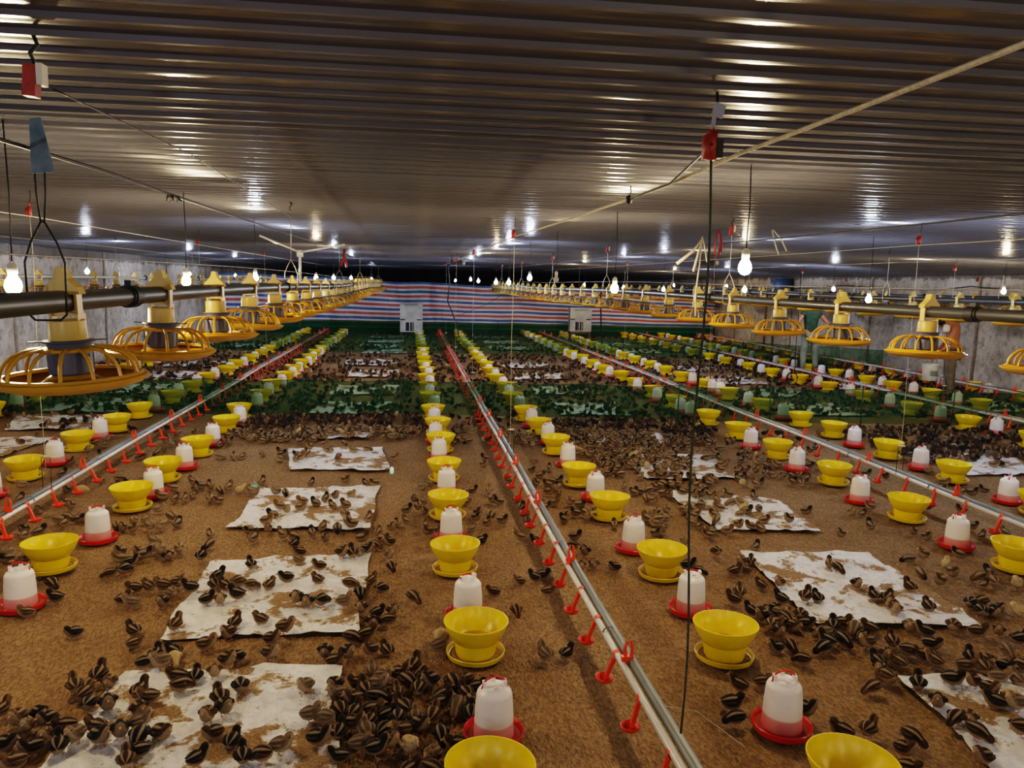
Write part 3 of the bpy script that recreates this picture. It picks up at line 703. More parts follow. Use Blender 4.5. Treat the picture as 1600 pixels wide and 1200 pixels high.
# ------------------------------------------------------------------ cables along the ceiling
def wire(name,label,pts,rad,m,group=None,sag=0,cat='cable',n=40):
    P=[]
    pts=[Vector(p) for p in pts]
    for a,c in zip(pts,pts[1:]):
        N=max(2,int(n/len(pts)))
        for i in range(N): u=i/N; q=a.lerp(c,u); q.z-=sag*4*u*(1-u); P.append(q)
    P.append(pts[-1]); o=P[0].copy(); b=MB(); b.tube([q-o for q in P],rad,6)
    ob=link(name,b.mesh(name,m),None,o); tag(ob,label,cat,group); return ob
G='cables strung below the ceiling'
wire('winch_cable','pale twisted cable running overhead from the top right towards the tarpaulin',[(1.0,-.4,2.17),(.98,2.25,2.15),(.96,3.3,2.13),(.94,7,2.17),(.92,24,2.2)],.0058,M_LIGHTCORD,G,.005)
wire('winch_cable','thin dark cable slanting from the red central pulley to the pale cable',[(.885,2.24,2.17),(.95,2.8,2.125),(.955,3.35,2.125)],.004,M_DARKWIRE,G)
wire('winch_cable','dark cable running overhead above the left grey feed pipe',[(-.94,.3,2.04),(-.93,2.5,2.06),(-.92,8,2.1),(-.91,24,2.15)],.005,M_DARKWIRE,G,.008)
wire('winch_cable','very thin cable from the left pulley along the ceiling',[(-.88,2.1,2.2),(-.80,3,2.19),(-.85,6,2.17)],.0022,M_DARKWIRE,G)
wire('winch_cable','dark cable running overhead above the right grey feed pipe',[(2.6,1,2.09),(2.57,6,2.11),(2.57,24,2.15)],.005,M_DARKWIRE,G,.01)
wire('winch_cable','pale cable overhead above the right water pipe',[(4.15,2,2.13),(4.17,5.9,2.13),(4.17,24,2.15)],.004,M_LIGHTCORD,G,.01)
wire('winch_cable','pale cable overhead above the left water pipe',[(-2.6,3,2.13),(-2.6,5.75,2.13),(-2.6,24,2.15)],.004,M_LIGHTCORD,G,.01)
wire('winch_cable','pale cable overhead beside the left wall',[(-4.37,4,2.12),(-4.37,12,2.14),(-4.37,24,2.15)],.004,M_LIGHTCORD,G,.01)
wire('winch_cable','thin cable overhead above the second feed pipe from the right wall',[(5.96,4,2.1),(5.96,9,2.1),(5.96,24,2.12)],.004,M_WIRE,G,.01)
wire('electric_cable','black electric cable drooping along the right wall above the feed pipe',[(9.9,8.5,1.86),(9.9,10.5,1.80),(9.9,12.5,1.86),(10.2,14.5,1.78),(10.2,17,1.86),(10.2,20,1.75),(10.3,24,1.8)],.011,M_BLACK,None,.02)
b=MB(); b.lathe([(.001,-.02),(.014,-.012),(.014,.012),(.001,.02)],8); b.tube([(0,0,.0),(.008,0,.035),(.004,0,.06)],.003,5)
tag(link('cable_knot',b.mesh('cable_knot',M_BLACK),None,(.955,3.35,2.125)),'black knot where the thin dark cable joins the pale one','knot')
b=MB()
for k in range(7): a=k*.9; b.tube([(0,0,0),(.02*math.cos(a),.02*math.sin(a),.01),(.036*math.cos(a+.4),.02*math.sin(a),-.012)],.003,5)
tag(link('cable_knot',b.mesh('cable_knot',M_BLACK),None,(-.93,3.22,2.05)),'black wire tangle on the dark left overhead cable','knot')
# power cord drops
wire('power_cord','black cord looping down in front of the tarpaulin near the central water pipe',[(1.0,21,2.2),(1.05,21,1.7),(1.0,21,1.2),(1.25,21,.6),(1.3,20.6,.25)],.017,M_BLACK,None,0,'cord')
wire('power_cord','black cord hanging below the right feed pipe near the right heater',[(4.9,19.5,1.55),(4.93,19.5,.9),(4.98,19.5,.2)],.02,M_BLACK,None,0,'cord')
wire('power_cord','thin dark cord slanting across the tarpaulin right of the left heater',[(1.15,21,.75),(2.1,21,1.15),(3.0,21,1.75)],.006,M_DARKWIRE,None,0,'cord')
# coil of black wire at the right
b=MB()
for k in range(3):
    pts=[(.085*math.cos(2*PI*i/18)*(1+.05*k),.012*k,.10*math.sin(2*PI*i/18)) for i in range(19)]; b.tube(pts,.006,5)
b.tube([(.03,0,.09),(.02,0,.6),(.03,0,1.1),(.02,0,1.62)],.006,5)
tag(link('wire_coil',b.mesh('wire_coil',M_BLACK),None,(5.9,11.1,.36)),'coil of black wire hanging above the litter on the right','coil')
# tassels of loose cord and red ribbon
def tassel(name,label,p,strands,m,cat):
    b=MB()
    for st,rad in strands:
        b.tube([tuple(q) for q in st],rad,5)
    tag(link(name,b.mesh(name,m),None,p),label,cat)
tassel('cord_tassel','bundle of pale frayed cord ends hanging beside the dark green cord',(2.33,6.0,2.13),[([(0,0,.0),(-.07,0,-.10),(-.20,0,-.20)],[.008,.012,.014]),([(0,0,0),(-.03,0,-.13),(-.06,0,-.26)],[.008,.01,.012]),([(0,0,0),(-.01,0,-.2),(-.03,0,-.42),(-.02,0,-.62)],.007),([(0,0,.02),(.03,0,-.08),(.05,0,-.18)],.006)],M_LIGHTCORD,'tassel')
tassel('cord_tassel','two pale cord ends hanging from the ceiling right of the near bulb',(2.97,6.1,2.23),[([(0,0,0),(.03,0,-.10),(.07,0,-.20)],.0065),([(.01,0,0),(.09,0,-.08),(.14,0,-.17)],.0065)],M_LIGHTCORD,'tassel')
tassel('red_ribbon','bunch of red ribbon loops hanging beside the frayed pale cords',(2.47,6.05,2.17),[([(0,0,0),(.02,0,.04),(.035,0,-.05),(.03,0,-.16)],.009),([(0,0,.02),(-.012,0,-.06),(.0,0,-.17)],.008),([(.02,0,.03),(.05,0,-.06),(.05,0,-.14)],.007)],M_REDP,'ribbon')
tassel('red_ribbon','red ribbon tied to the ceiling far off near the left feed pipe',(-1.3,15.5,2.2),[([(0,0,.125),(0,0,-.05),(-.08,0,-.2)],.03),([(0,0,0),(.05,0,-.22)],.025)],M_REDP,'ribbon')

# ------------------------------------------------------------------ light bulbs
def bulb_mesh(m):
    b=MB(); b.cur=0; b.lathe([(.001,-.060),(.016,-.056),(.027,-.044),(.031,-.028),(.028,-.010),(.019,.006),(.014,.016)],14); return b.mesh('glass',m)
BW,BC,BO=bulb_mesh(M_WARM),bulb_mesh(M_COOL),bulb_mesh(M_OFF)
b=MB(); b.lathe([(.0145,.012),(.016,.016),(.019,.03),(.018,.055),(.008,.065),(.001,.066)],14); SOCK=b.mesh('socket',M_SOCKET)
BL=[]
for x,nm,ys in ((-1.55,'left',[(-3.6,0,1.74),(-1.2,1,1.74),(3.25,0,1.72),(5.6,0,1.735),(8.0,1,1.765),(13.0,0,1.78),(15.9,1,1.79),(20.5,1,1.8),(31,1,1.8)]),
                (1.58,'centre right',[(-3.6,1,1.76),(-1.0,0,1.78),(3.5,0,1.87),(5.85,0,1.745),(8.3,2,1.82),(10.2,1,1.84),(12.4,1,1.77),(14.3,0,1.77),(18.1,1,1.79),(20.5,1,1.83),(27.5,1,1.8)]),
                (4.8,'right',[(-2.5,1,1.76),(1.0,0,1.76),(5.0,1,1.78),(7.54,1,1.68),(10.6,0,1.74),(14.2,1,1.70),(17,1,1.71),(21,0,1.75)]),
                (-4.9,'far left',[(0,1,1.76),(4.5,0,1.76),(7.5,0,1.78),(12.5,1,1.8),(18,1,1.8),(22.5,1,1.8)]),
                (8.1,'far right',[(2.5,0,1.78),(6.5,1,1.76),(9.6,0,1.80),(13.9,1,1.78),(19,1,1.8),(23,0,1.8)])):
    for k,(y,kind,z) in enumerate(ys):
        BL.append((x,y,kind,z,nm))
cnt={}
for x,y,kind,z,nm in sorted(BL,key=lambda q:q[1]):
    vis = y>2.8 and abs(((x/y)*1190)-158+158)<5000
    px=642+1190*x/max(y,.01)
    if y<.5 or px<-10 or px>1620: lab='hanging bulb out of frame beside the camera'
    else:
        cnt[nm]=cnt.get(nm,0)+1
        lab='%s hanging bulb, %s from the camera in the %s bulb row'%({0:'warm lit',1:'cool white lit',2:'unlit'}[kind],nth(cnt[nm]),nm)
    r=root('light_bulb',lab,'light bulb',(x,y,z),0,'hanging light bulbs')
    link('glass',(BW,BC,BO)[kind],r); link('socket',SOCK,r)
    b=MB(); zc=cz(x)-z; b.tube([(0,0,.06),(.006,0,.06+(zc-.06)*.5),(0,0,zc)],.003,5); link('cord',b.mesh('cord',M_DARKWIRE),r)

# ------------------------------------------------------------------ gas heaters (white panels on legs)
for x,y,lab in ((.02,23.6,'white panel heater on the litter before the tarpaulin, left one with open hatch'),(5.25,23.4,'white panel heater on a dark frame before the tarpaulin, right one')):
    r=root('panel_heater',lab,'heater',(x,y,0)); z0=.18 if x<1 else .28; h=.90 if x<1 else .74
    b=MB(); b.box((0,0,z0+h/2),(.68,.25,h)); link('casing',b.mesh('casing',M_PANEL,False),r)
    b=MB(); b.box((-.05,-.13,z0+.17),(.24,.02,.26)); link('hatch',b.mesh('hatch',M_SLOT,False),r)
    b=MB(); b.box((-.05,-.145,z0+.17),(.03,.02,.26)); b.box((.03,-.145,z0+.17),(.02,.02,.24)); link('hatch_bar',b.mesh('hatch_bar',M_PANEL,False),r)
    for s in (-.26,.24):
        b=MB(); b.box((s,-.13,z0+.38),(.15,.02,.03)); link('vent_slot',b.mesh('vent_slot',M_SLOT,False),r)
    b=MB(); b.box((0,-.128,z0+h-.07),(.4,.008,.03)); link('top_slot',b.mesh('top_slot',mat('shallow slot',(.2,.22,.2),.7),False),r)
    b=MB(); b.lathe([(.001,.03),(.03,.02),(.035,0)],12,(-.08,-.14,z0+.42)); link('lamp',b.mesh('lamp',M_SOCKET),r)
    for sx in (-.3,.3):
        for sy in (-.09,.09):
            b=MB(); b.box((sx,sy,z0/2),(.04,.04,z0)); link('leg',b.mesh('leg',M_WOODY,False),r)
    if x>1:
        b=MB(); b.box((0,-.09,z0-.03),(.64,.05,.06)); link('frame_rail',b.mesh('frame_rail',M_WOODY,False),r)
# blue drum on a bracket at right wall, bucket
r=root('blue_drum','blue plastic drum high against the right wall behind the feeders','drum',(10.25,20.3,1.62))
b=MB(); b.lathe([(.001,0),(.26,0),(.28,.03),(.28,.36),(.26,.40),(.001,.40)],24); link('drum_body',b.mesh('drum_body',M_BLUEDRUM,True,40),r)
b=MB(); b.box((.0,0,-.03),(.62,.6,.05)); b.box((-.27,-.25,-.83),(.05,.05,1.58)); b.box((-.27,.25,-.83),(.05,.05,1.58)); link('stand',b.mesh('stand',M_WOODY,False),r)
# fan-like mixer box hanging far at left (dark device under ceiling)
for (x,y,lab) in ((1.0,17.2,'small dark motor unit under the ceiling far down the middle'),(5.0,12.6,'small dark motor unit under the ceiling on the right')):
    r=root('winch_motor',lab,'motor',(x,y,2.06)); 
    b=MB(); b.box((0,0,.1),(.26,.14,.10)); b.tube([(-.1,0,.14),(-.1,0,.245)],.01,6); b.tube([(.1,0,.14),(.1,0,.245)],.01,6); link('motor_case',b.mesh('motor_case',M_BLACK,False),r)
    b=MB(); b.tube([(.13,0,.1),(.2,0,.1)],.035,12); link('drum',b.mesh('drum',M_SOCKET),r)
# T shaped white support at left feed pipe
r=root('pipe_support','white forked support bar above the left feed pipe in the distance','support',(-1.0,7.2,1.70))
b=MB(); b.tube([(0,0,0),(0,0,.30)],.012,8); b.tube([(0,0,.28),(-.35,0,.42)],.009,8); b.tube([(0,0,.28),(.4,0,.36)],.009,8); b.box((0,0,.27),(.05,.05,.06)); link('fork',b.mesh('fork',M_WHITEPIPE),r)
# dropped little things on the litter
b=MB(); b.lathe([(.001,0),(.018,0),(.018,.05),(.008,.06),(.001,.062)],12); tag(link('green_vial',b.mesh('green_vial',emis('glowing mint plastic',(.1,.9,.6),.25)),None,(-.165,6.86,0)),'small bright mint green vial standing by the fourth left sheet','vial')  # vial brightness is a faint emission put into its plastic, not a lamp
b=MB(); b.box((0,0,.012),(.05,.03,.024)); b.tube([(-.02,0,.02),(0,0,.05),(.02,0,.02)],.005,6); tag(link('pale_scrap',b.mesh('pale_scrap',mat('pale turquoise plastic',(.3,.55,.5),.5)),None,(-1.29,6.43,0)),'pale turquoise plastic scrap at the corner of the third left sheet','scrap')
wire('straw','thin pale wire lying on the litter right of the central water pipe',[(1.0,2.85,.03),(1.15,2.75,.05),(1.27,2.55,.015)],.0018,M_LIGHTCORD,None,0,'wire')

# ------------------------------------------------------------------ people (bodies grown from a skeleton)
def skin(name, verts, edges, radii, m, parent, sub=2, rootv=0):
    me=bpy.data.meshes.new(name); me.from_pydata(verts,edges,[]); o=bpy.data.objects.new(name+'_tmp',me); COL.objects.link(o)
    md=o.modifiers.new('s','SKIN'); md.use_smooth_shade=True
    for i,v in enumerate(me.skin_vertices[0].data):
        r=radii[i]; v.radius=(r,r) if not isinstance(r,tuple) else r
        v.use_root=(i==rootv)
    o.modifiers.new('u','SUBSURF').levels=sub
    dg=bpy.context.evaluated_depsgraph_get(); dg.update(); ev=o.evaluated_get(dg); out=bpy.data.meshes.new_from_object(ev)
    bpy.data.objects.remove(o); out.materials.clear(); out.materials.append(m)
    out.polygons.foreach_set('use_smooth',[True]*len(out.polygons))
    return link(name,out,parent)
def person(name,label,loc,rz,J,cloth,extra):
    r=root(name,label,'person',loc,rz); V=[];E=[];Rd=[];idx={}
    for k,(p,rad) in J['v'].items(): idx[k]=len(V); V.append(p); Rd.append(rad)
    for a,c in J['e']: E.append((idx[a],idx[c]))
    # hands: palm + fingers
    for w_,e_,side in J['hands']:
        wp=Vector(J['v'][w_][0]); d=(wp-Vector(J['v'][e_][0])).normalized(); s=Vector(side).normalized(); nrm=d.cross(s)
        pv=len(V); V.append(tuple(wp+d*.05)); Rd.append((.035,.018)); E.append((idx[w_],pv))
        for q,ln in ((-.028,.062),(-.009,.074),(.010,.070),(.028,.055)):
            a=len(V); V.append(tuple(wp+d*.085+s*q)); Rd.append(.010); V.append(tuple(wp+d*(.085+ln*.5)+s*q*1.1+nrm*.01)); Rd.append(.009); V.append(tuple(wp+d*(.085+ln)+s*q*1.1+nrm*.03)); Rd.append(.007)
            E += [(pv,a),(a,a+1),(a+1,a+2)]
        a=len(V); V.append(tuple(wp+d*.045-s*.04)); Rd.append(.011); V.append(tuple(wp+d*.085-s*.06+nrm*.01)); Rd.append(.009); E += [(pv,a),(a,a+1)]
    skin('body',V,E,Rd,M_SKIN,r,2,idx['pelvis'])
    for nm,keys,edges,m,grow in cloth:
        v2=[];r2=[];ii={}
        for k in keys:
            jv=J['v'].get(k) or J['x'][k]; ii[k]=len(v2); v2.append(jv[0]); rr=jv[1]; r2.append(tuple(q+grow for q in rr) if isinstance(rr,tuple) else rr+grow)
        skin(nm,v2,[(ii[a],ii[c]) for a,c in edges],r2,m,r,2,0)
    extra(r,J)
def head_bits(r,hc,face,up,hair=True):
    """hair cap, ears, eyes, nose and mouth around a head centre"""
    f=Vector(face).normalized(); u=Vector(up).normalized(); s=f.cross(u)
    def E3(nm,c,rad,m,seg=14):
        b=MB(); vs=[];fs=[];n=seg;k=8
        for i in range(k+1):
            a=PI*i/k
            for j in range(n):
                p=2*PI*j/n; q=f*(rad[0]*math.sin(a)*math.cos(p))+s*(rad[1]*math.sin(a)*math.sin(p))+u*(rad[2]*math.cos(a)); vs.append(Vector(c)+q)
        for i in range(k):
            for j in range(n): a=i*n+j;c2=i*n+(j+1)%n; fs.append((a,c2,c2+n,a+n))
        b.add(vs,fs); return link(nm,b.mesh(nm,m),r)
    h=Vector(hc)
    E3('hair',h-f*.018+u*.028,(.088,.082,.095),M_HAIR)
    for q in (-1,1):
        E3('ear',h+s*.078*q-u*.01,(.018,.012,.03),M_SKIN); E3('eye',h+f*.082+s*.03*q+u*.0,(.012,.014,.009),M_EYE)
    E3('nose',h+f*.098-u*.03,(.018,.013,.022),M_SKIN); E3('mouth',h+f*.084-u*.062,(.012,.025,.007),M_BEAK)
# person 1: standing, seen from behind, hands on hips
J1=dict(v={
 'pelvis':((0,0,.82),(.125,.10)),'waist':((0,0,.95),(.115,.085)),'chest':((0,0,1.13),(.145,.10)),'neckb':((0,.0,1.28),(.08,.07)),'neck':((0,.01,1.34),.052),'head0':((0,.02,1.40),(.065,.075)),'head':((0,.025,1.47),(.078,.09)),'head2':((0,.02,1.54),(.06,.07)),
 'shl':((-.16,0,1.25),.055),'ell':((-.33,-.05,1.02),.038),'wrl':((-.19,.03,.88),.027),
 'shr':((.16,0,1.25),.055),'elr':((.35,-.05,1.04),.038),'wrr':((.20,.03,.90),.027),
 'hipl':((-.09,0,.76),.085),'knl':((-.11,.02,.44),.058),'anl':((-.12,-.02,.09),.036),'tol':((-.14,.13,.035),.03),
 'hipr':((.09,0,.76),.085),'knr':((.13,.02,.44),.058),'anr':((.15,-.02,.09),.036),'tor':((.18,.13,.035),.03)},
 e=[('pelvis','waist'),('waist','chest'),('chest','neckb'),('neckb','neck'),('neck','head0'),('head0','head'),('head','head2'),('neckb','shl'),('shl','ell'),('ell','wrl'),('neckb','shr'),('shr','elr'),('elr','wrr'),
    ('pelvis','hipl'),('hipl','knl'),('knl','anl'),('anl','tol'),('pelvis','hipr'),('hipr','knr'),('knr','anr'),('anr','tor')],
 hands=[('wrl','ell',(0,1,0)),('wrr','elr',(0,1,0))])
J1['x']={'collar':((0,.005,1.315),(.06,.055)),'slvl':((-.21,-.015,1.18),.05),'slvr':((.21,-.015,1.185),.05)}
person('person','person in a dark green top seen from behind, hands on hips, near the right wall',(8.30,15.0,0),-.1,J1,
  [('shirt',['pelvis','waist','chest','neckb','collar','shl','shr','slvl','slvr'],[('pelvis','waist'),('waist','chest'),('chest','neckb'),('neckb','collar'),('neckb','shl'),('neckb','shr'),('shl','slvl'),('shr','slvr')],M_SHIRT,.02),
   ('trousers',['pelvis','hipl','knl','anl','hipr','knr','anr'],[('pelvis','hipl'),('hipl','knl'),('knl','anl'),('pelvis','hipr'),('hipr','knr'),('knr','anr')],M_TROUS,.016)],
  lambda r,J: head_bits(r,(0,.025,1.48),(0,1,0),(0,0,1)))
# person 2: bare-backed, stooping to the left over a bucket
J2=dict(v={
 'pelvis':((0,0,.80),(.13,.10)),'waist':((.02,0,.92),(.115,.085)),'chest':((.0,0,1.10),(.145,.10)),'neckb':((-.05,-.02,1.23),(.08,.07)),'neck':((-.12,-.03,1.26),.052),'head0':((-.17,-.04,1.255),(.065,.07)),'head':((-.235,-.05,1.25),(.085,.08)),'head2':((-.29,-.055,1.245),(.06,.06)),
 'shl':((-.08,-.16,1.16),.052),'ell':((-.20,-.20,.90),.036),'wrl':((-.36,-.16,.72),.026),
 'shr':((.09,.10,1.18),.055),'elr':((-.02,.12,.90),.038),'wrr':((-.25,.05,.74),.026),
 'hipl':((-.06,-.08,.74),.088),'knl':((-.07,-.12,.43),.06),'anl':((-.04,-.14,.09),.036),'tol':((-.17,-.16,.035),.03),
 'hipr':((.07,.07,.74),.088),'knr':((.06,.10,.43),.06),'anr':((.10,.10,.09),.036),'tor':((-.03,.10,.035),.03)},
 e=J1['e'],hands=[('wrl','ell',(0,1,0)),('wrr','elr',(0,1,0))])
def ex2(r,J):
    head_bits(r,(-.235,-.05,1.25),(-.4,-.1,-.9),(-.9,0,.4))
    b=MB(); b.lathe([(.055,0),(.06,.05),(.05,.10),(.02,.12)],12,(-.20,-.10,1.10)); link('face_cloth',b.mesh('face_cloth',M_TOWEL),r)
person('person','bare-backed person in grey trousers stooping over a white bucket near the right wall',(9.05,11.75,0),0,J2,
  [('trousers',['pelvis','hipl','knl','anl','hipr','knr','anr'],[('pelvis','hipl'),('hipl','knl'),('knl','anl'),('pelvis','hipr'),('hipr','knr'),('knr','anr')],M_TROUS2,.024)],ex2)
r=root('bucket','white bucket with faded print held by the stooping person','bucket',(8.68,11.72,.27))
b=MB(); b.lathe([(.001,0),(.105,0),(.112,.01),(.125,.25),(.130,.255),(.130,.275),(.122,.275),(.118,.25),(.10,.02),(.001,.015)],28); link('pail',b.mesh('pail',M_BUCKET,True,35),r)
b=MB(); b.tube([(.128*math.cos(PI*k/12),0,.26+.13*math.sin(PI*k/12)) for k in range(13)],.005,6); link('handle',b.mesh('handle',M_WIRE),r)
b=MB(); vs=[];n=8
for z,rr_ in ((.08,.1165),(.17,.1215)):
    for k in range(n+1): a=-PI/2-.6+1.2*k/n; vs.append((rr_*math.cos(a),rr_*math.sin(a),z))
b.add(vs,[(k,k+1,k+n+2,k+n+1) for k in range(n)]); link('print',b.mesh('print',M_PRINT),r)

# ------------------------------------------------------------------ chicks
PAL=[dict(nm='blackish pale-striped',dark=(.013,.011,.012),mid=(.035,.028,.025),str=(.32,.25,.17),belly=(.26,.19,.12),head=(.026,.018,.014)),
     dict(nm='dark brown striped',dark=(.028,.017,.011),mid=(.08,.048,.028),str=(.36,.26,.16),belly=(.31,.22,.135),head=(.075,.042,.021)),
     dict(nm='mid brown striped',dark=(.048,.028,.016),mid=(.13,.082,.046),str=(.36,.26,.16),belly=(.36,.265,.165),head=(.16,.092,.045)),
     dict(nm='greyish buff',dark=(.11,.078,.052),mid=(.19,.14,.095),str=(.30,.23,.15),belly=(.38,.29,.19),head=(.22,.15,.085)),
     dict(nm='pale yellow',dark=(.42,.30,.15),mid=(.48,.36,.20),str=(.50,.38,.21),belly=(.54,.43,.27),head=(.50,.37,.19))]
SP={'standing':[(-.044,.048,.003),(-.038,.046,.013),(-.028,.044,.0235),(-.013,.043,.0305),(.002,.044,.033),(.015,.047,.0315),(.025,.053,.0265),(.031,.061,.0215),(.035,.069,.0195),(.039,.077,.0195),(.044,.085,.0165),(.048,.091,.010),(.049,.093,.002)],
    'pecking':[(-.042,.060,.003),(-.036,.057,.013),(-.026,.053,.0235),(-.011,.048,.0305),(.004,.045,.033),(.017,.042,.0315),(.028,.038,.0265),(.036,.034,.0215),(.043,.030,.0195),(.050,.026,.0195),(.058,.021,.0160),(.064,.017,.009),(.066,.016,.002)],
    'resting':[(-.044,.034,.003),(-.038,.032,.013),(-.028,.031,.0235),(-.013,.031,.0300),(.002,.032,.0325),(.015,.035,.0315),(.025,.040,.0265),(.031,.046,.0215),(.035,.052,.0195),(.040,.058,.0195),(.046,.063,.0165),(.051,.067,.010),(.053,.068,.002)]}
def chick_geo(b,pose,pal,n,rings,T=None):
    S=SP[pose]; S=[S[i] for i in rings]; vs=[];cs=[];fs=[]
    P=[Vector((x,0,z)) for x,z,r in S]; N=len(S)
    for i,(x,z,r) in enumerate(S):
        t=(P[min(i+1,N-1)]-P[max(i-1,0)]).normalized(); up=Vector((0,1,0)).cross(t)
        up=-up if up.z<0 and abs(t.z)<.95 else up
        if abs(t.z)>=.95 or up.z<-.2: up=Vector((-t.z,0,t.x))
        up=Vector((-t.z,0,t.x))
        fr=i/(N-1)
        for k in range(n):
            a=2*PI*k/n; sy=math.sin(a)*1.0; ou=math.cos(a)
            v=P[i]+up*(ou*r)+Vector((0,1,0))*(sy*r*.92); vs.append(v)
            ang=abs(a if a<=PI else 2*PI-a)/PI   # 0 on the back .. 1 at the belly
            if fr>.62:
                c=pal['head']
                if ang<.18: c=pal['dark']
                elif ang>.62: c=pal['belly']
            else:
                c=pal['dark'] if ang<.17 else pal['str'] if ang<.24 else pal['dark'] if ang<.45 else pal['mid'] if ang<.58 else pal['belly']
            cs.append(c)
    for i in range(N-1):
        for k in range(n): a=i*n+k;c=i*n+(k+1)%n; fs.append((a,c,c+n,a+n))
    fs.append(tuple(range(n))[::-1]); fs.append(tuple(range((N-1)*n,N*n)))
    if T is not None: vs=[T@v for v in vs]
    b.add(vs,fs,cs)
CB={}
for pose in SP:
    for pi,pal in enumerate(PAL):
        b=MB(); chick_geo(b,pose,pal,22,range(13)); me=b.mesh('chick_body',M_CHICK)
        S=SP[pose]; hx,hz,hr=S[9]; tx,tz,_=S[11]; h0=Vector((hx,0,hz)); d=Vector((1,0,-.15)) if pose!='pecking' else Vector((.75,0,-.85)); d.normalize()
        b=MB(); q=h0+d*hr*.85; b.tube([q,q+d*.008,q+d*.013],[.0052,.0035,.0008],8); bk=b.mesh('beak',M_BEAK)
        e=h0+Vector((.006,0,.004)) if pose!='pecking' else h0+Vector((.004,0,.006))
        ey=[]; wg=[]
        for s in (-1,1):
            b=MB(); b.lathe([(.0005,.0026),(.0026,0),(.0005,-.0026)],8,(e.x,s*hr*.88,e.z)); ey.append(b.mesh('eye',M_EYE))
            b=MB()
            # small folded wing lying on each flank
            pts=[(.014,s*.027,SP[pose][4][1]+.010),(.0,s*.0315,SP[pose][4][1]+.006),(-.022,s*.027,SP[pose][3][1]+.004),(-.040,s*.016,SP[pose][2][1]+.004)]
            b.tube(pts,[.008,.0095,.007,.002],8)
            b.col=[pal['mid'] if k%3 else pal['dark'] for k in range(len(b.v))]; wg.append(b.mesh('wing',M_CHICK))
        lg=[]
        for s in (-1,1):
            b=MB()
            zt=.028 if pose!='resting' else .012
            b.tube([(.004,s*.012,zt),(-.002,s*.013,.014 if zt>.02 else .008),(.003,s*.014,.003)],[.0035,.0022,.0018],6)
            for a in (-.5,0,.5,PI): b.tube([(.003,s*.014,.003),(.003+.013*math.cos(a)*(.6 if a==PI else 1),s*.014+.013*math.sin(a)*1.0,.0015)],[.0016,.0009],5)
            lg.append(b.mesh('leg',M_LEG))
        CB[pose,pi]=(me,bk,ey,wg,lg)
LOW={}
def ok(x,y,m=.0):
    for bx,by,_,_ in BOWLS:
        if abs(bx-x)<.3 and abs(by-y)<.3:
            if (bx-x)**2+(by-y)**2<(.175+m)**2: return (bx,by,.175+m)
    for bx,by,_,_ in DRK:
        if abs(bx-x)<.3 and abs(by-y)<.3:
            if (bx-x)**2+(by-y)**2<(.155+m)**2: return (bx,by,.155+m)
    return None
PTS=[tuple(int(q)/100 for q in s.split(',')) for s in CH.split()]
def push(pts,minD,it=12,first=0):
    pts=[list(p) for p in pts]
    for _ in range(it):
        G={}
        for i,p in enumerate(pts): G.setdefault((int(p[0]/.15),int(p[1]/.15)),[]).append(i)
        for i,p in enumerate(pts):
            c=ok(p[0],p[1])
            if c:
                dx,dy=p[0]-c[0],p[1]-c[1]; L=math.hypot(dx,dy) or .01; p[0]=c[0]+dx/L*(c[2]+.005); p[1]=c[1]+dy/L*(c[2]+.005)
            gx,gy=int(p[0]/.15),int(p[1]/.15)
            for ax in(-1,0,1):
                for ay in (-1,0,1):
                    for j in G.get((gx+ax,gy+ay),()):
                        if j<=i: continue
                        q=pts[j]; dx,dy=q[0]-p[0],q[1]-p[1]; L=math.hypot(dx,dy)
                        if L<minD:
                            if L<1e-4: dx,dy,L=.01,.01,.014
                            m=(minD-L)/2; 
                            if i>=first: p[0]-=dx/L*m; p[1]-=dy/L*m
                            q[0]+=dx/L*m; q[1]+=dy/L*m
    return pts
PTS=push(PTS,.072)
PTS=[p for p in PTS if not ok(p[0],p[1],-.02)]
PTS.sort(key=lambda p:math.hypot(p[0],p[1]))
NEAR,REST=PTS[:300],PTS[300:]
def insheet(x,y):
    for nm,q in SHEETS:
        c=0
        for (ax,ay),(bx,by) in zip(q,q[1:]+q[:1]):
            if (ay>y)!=(by>y) and x<(bx-ax)*(y-ay)/(by-ay)+ax: c^=1
        if c: return nm
    return None
lab_cnt={}
rc=random.Random(11)
for x,y in NEAR:
    u=rc.random(); pi=0 if u<.32 else 1 if u<.64 else 2 if u<.86 else 3 if u<.985 else 4
    u=rc.random(); pose='standing' if u<.5 else 'pecking' if u<.68 else 'resting'
    sh=insheet(x,y)
    if sh: place='on the %s white sheet'%sh
    else:
        L=[(math.hypot(b_[0]-x,b_[1]-y),'yellow feeder',b_) for b_ in BOWLS]+[(math.hypot(b_[0]-x,b_[1]-y),'jar drinker',b_) for b_ in DRK]
        dd,kind,b_=min(L,key=lambda q:q[0]); place='by the %s %s %s'%('front' if b_[3]==1 else nth(b_[3]),kind,b_[2])
    lab_cnt[pi,pose,place]=lab_cnt.get((pi,pose,place),0)+1; k=lab_cnt[pi,pose,place]
    nm=PAL[pi]['nm']; lab='%s %s chick, %s %s'%(pose,nm,nth(k) if k>1 else 'first',place.replace(' water pipe',' pipe').replace('the ',''))
    z=.014 if sh else -.004
    r=root('chick',lab,'chick',(x,y,z),rc.uniform(0,2*PI),'chicks spread over the near litter')
    me,bk,ey,wg,lg=CB[pose,pi]; sc=rc.uniform(.84,1.02); r.scale=(sc,sc,sc)
    link('body',me,r); link('beak',bk,r); 
    for q in lg: link('leg',q,r)
    for q in ey: link('eye',q,r)
    for q in wg: link('wing',q,r)
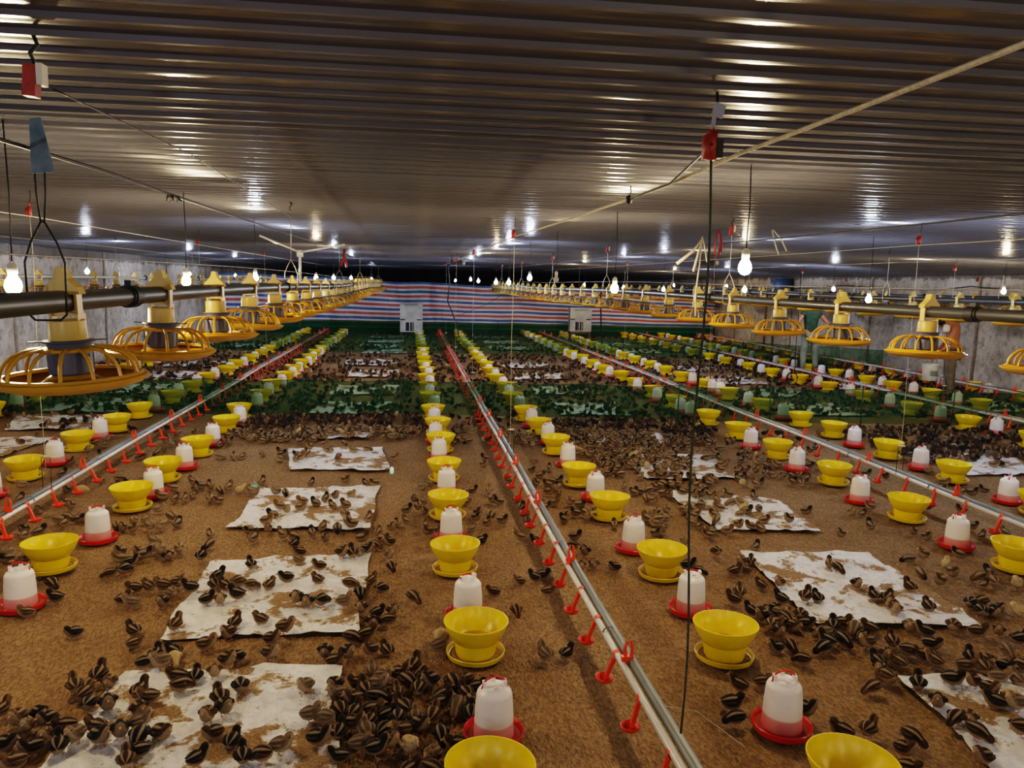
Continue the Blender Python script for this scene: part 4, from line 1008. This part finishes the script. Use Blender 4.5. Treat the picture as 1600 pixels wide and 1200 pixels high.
# everything smaller in view: one uncountable flock
def flock():
    rr=random.Random(21); pts=[tuple(p) for p in REST]
    def reg(x0,x1,y0,y1,dens,clump=0):
        n=int((x1-x0)*(y1-y0)*dens)
        from mathutils import noise
        for _ in range(n):
            x=rr.uniform(x0,x1); y=rr.uniform(y0,y1)
            if clump and rr.random()>.72+noise.noise(Vector((x*1.5,y*1.5,4)))*1.6*clump: continue
            pts.append((x,y))
    # crowds pressed against the first net
    reg(-2.0,.15,8.3,9.85,125,.3); reg(-2.5,-.1,7.2,8.3,22,1); reg(-5.6,-3.5,8.9,9.9,40,.6); reg(-5.9,-3.5,7.6,8.9,12,1)
    reg(.45,1.4,8.0,9.7,38,.5); reg(1.7,3.7,7.6,9.45,105,.3); reg(1.7,3.6,6.2,7.6,75,.5); reg(1.75,2.9,5.2,6.2,55,.7); reg(.4,1.4,5.0,8,9,1)
    reg(5.15,6.9,7.0,8.95,110,.3); reg(6.9,9.5,7.6,8.9,60,.3); reg(4.4,6.9,5.8,7.0,9,1); reg(3.9,5.2,6.5,9.1,14,1); reg(4.2,6.5,4.6,6,6,1)
    reg(-2.4,-.4,4.7,7.2,3,1); reg(-3.2,-2.2,4.8,9,9,1)
    # beyond the first net, all the way to the tarpaulin
    reg(2,9.9,9.55,10.05,46,.5); reg(-5.9,9.9,10.05,12.5,46,.5); reg(-5.9,9.9,12.5,15.5,38,.7); reg(-5.9,9.5,15.5,18.2,34,.6); reg(-5.9,9.9,18.9,21.2,26,.8); reg(-5.9,9.9,21.2,24.9,9,1)
    n0=len(REST); P=push(pts,.072,6,0)
    b=MB(); poses=list(SP)
    for x,y in P:
        if ok(x,y,-.03): continue
        if any(abs(x-q[0])<.06 and abs(y-q[1])<.06 for q in NEAR if abs(y-q[1])<.06): continue
        u=rr.random(); pi=0 if u<.27 else 1 if u<.60 else 2 if u<.86 else 3 if u<.985 else 4
        pose=poses[0] if rr.random()<.5 else poses[rr.randrange(3)]
        d=math.hypot(x,y); sc=rr.uniform(.86,1.04)
        T=Matrix.Translation((x,y,.004 if insheet(x,y) else -.006))@Matrix.Rotation(rr.uniform(0,2*PI),4,'Z')@Matrix.Scale(sc,4)
        if d<9: chick_geo(b,pose,PAL[pi],10,[0,1,2,3,4,5,6,8,9,10,12],T)
        else: chick_geo(b,pose,PAL[pi],7,[0,2,4,6,8,10,12],T)
    tag(link('chick_flock',b.mesh('chick_flock',M_CHICK)),'dense flock of small brown striped chicks crowding the litter in the distance','chick flock',None,'stuff')
    print('flock',len(P),len(b.f))
flock()
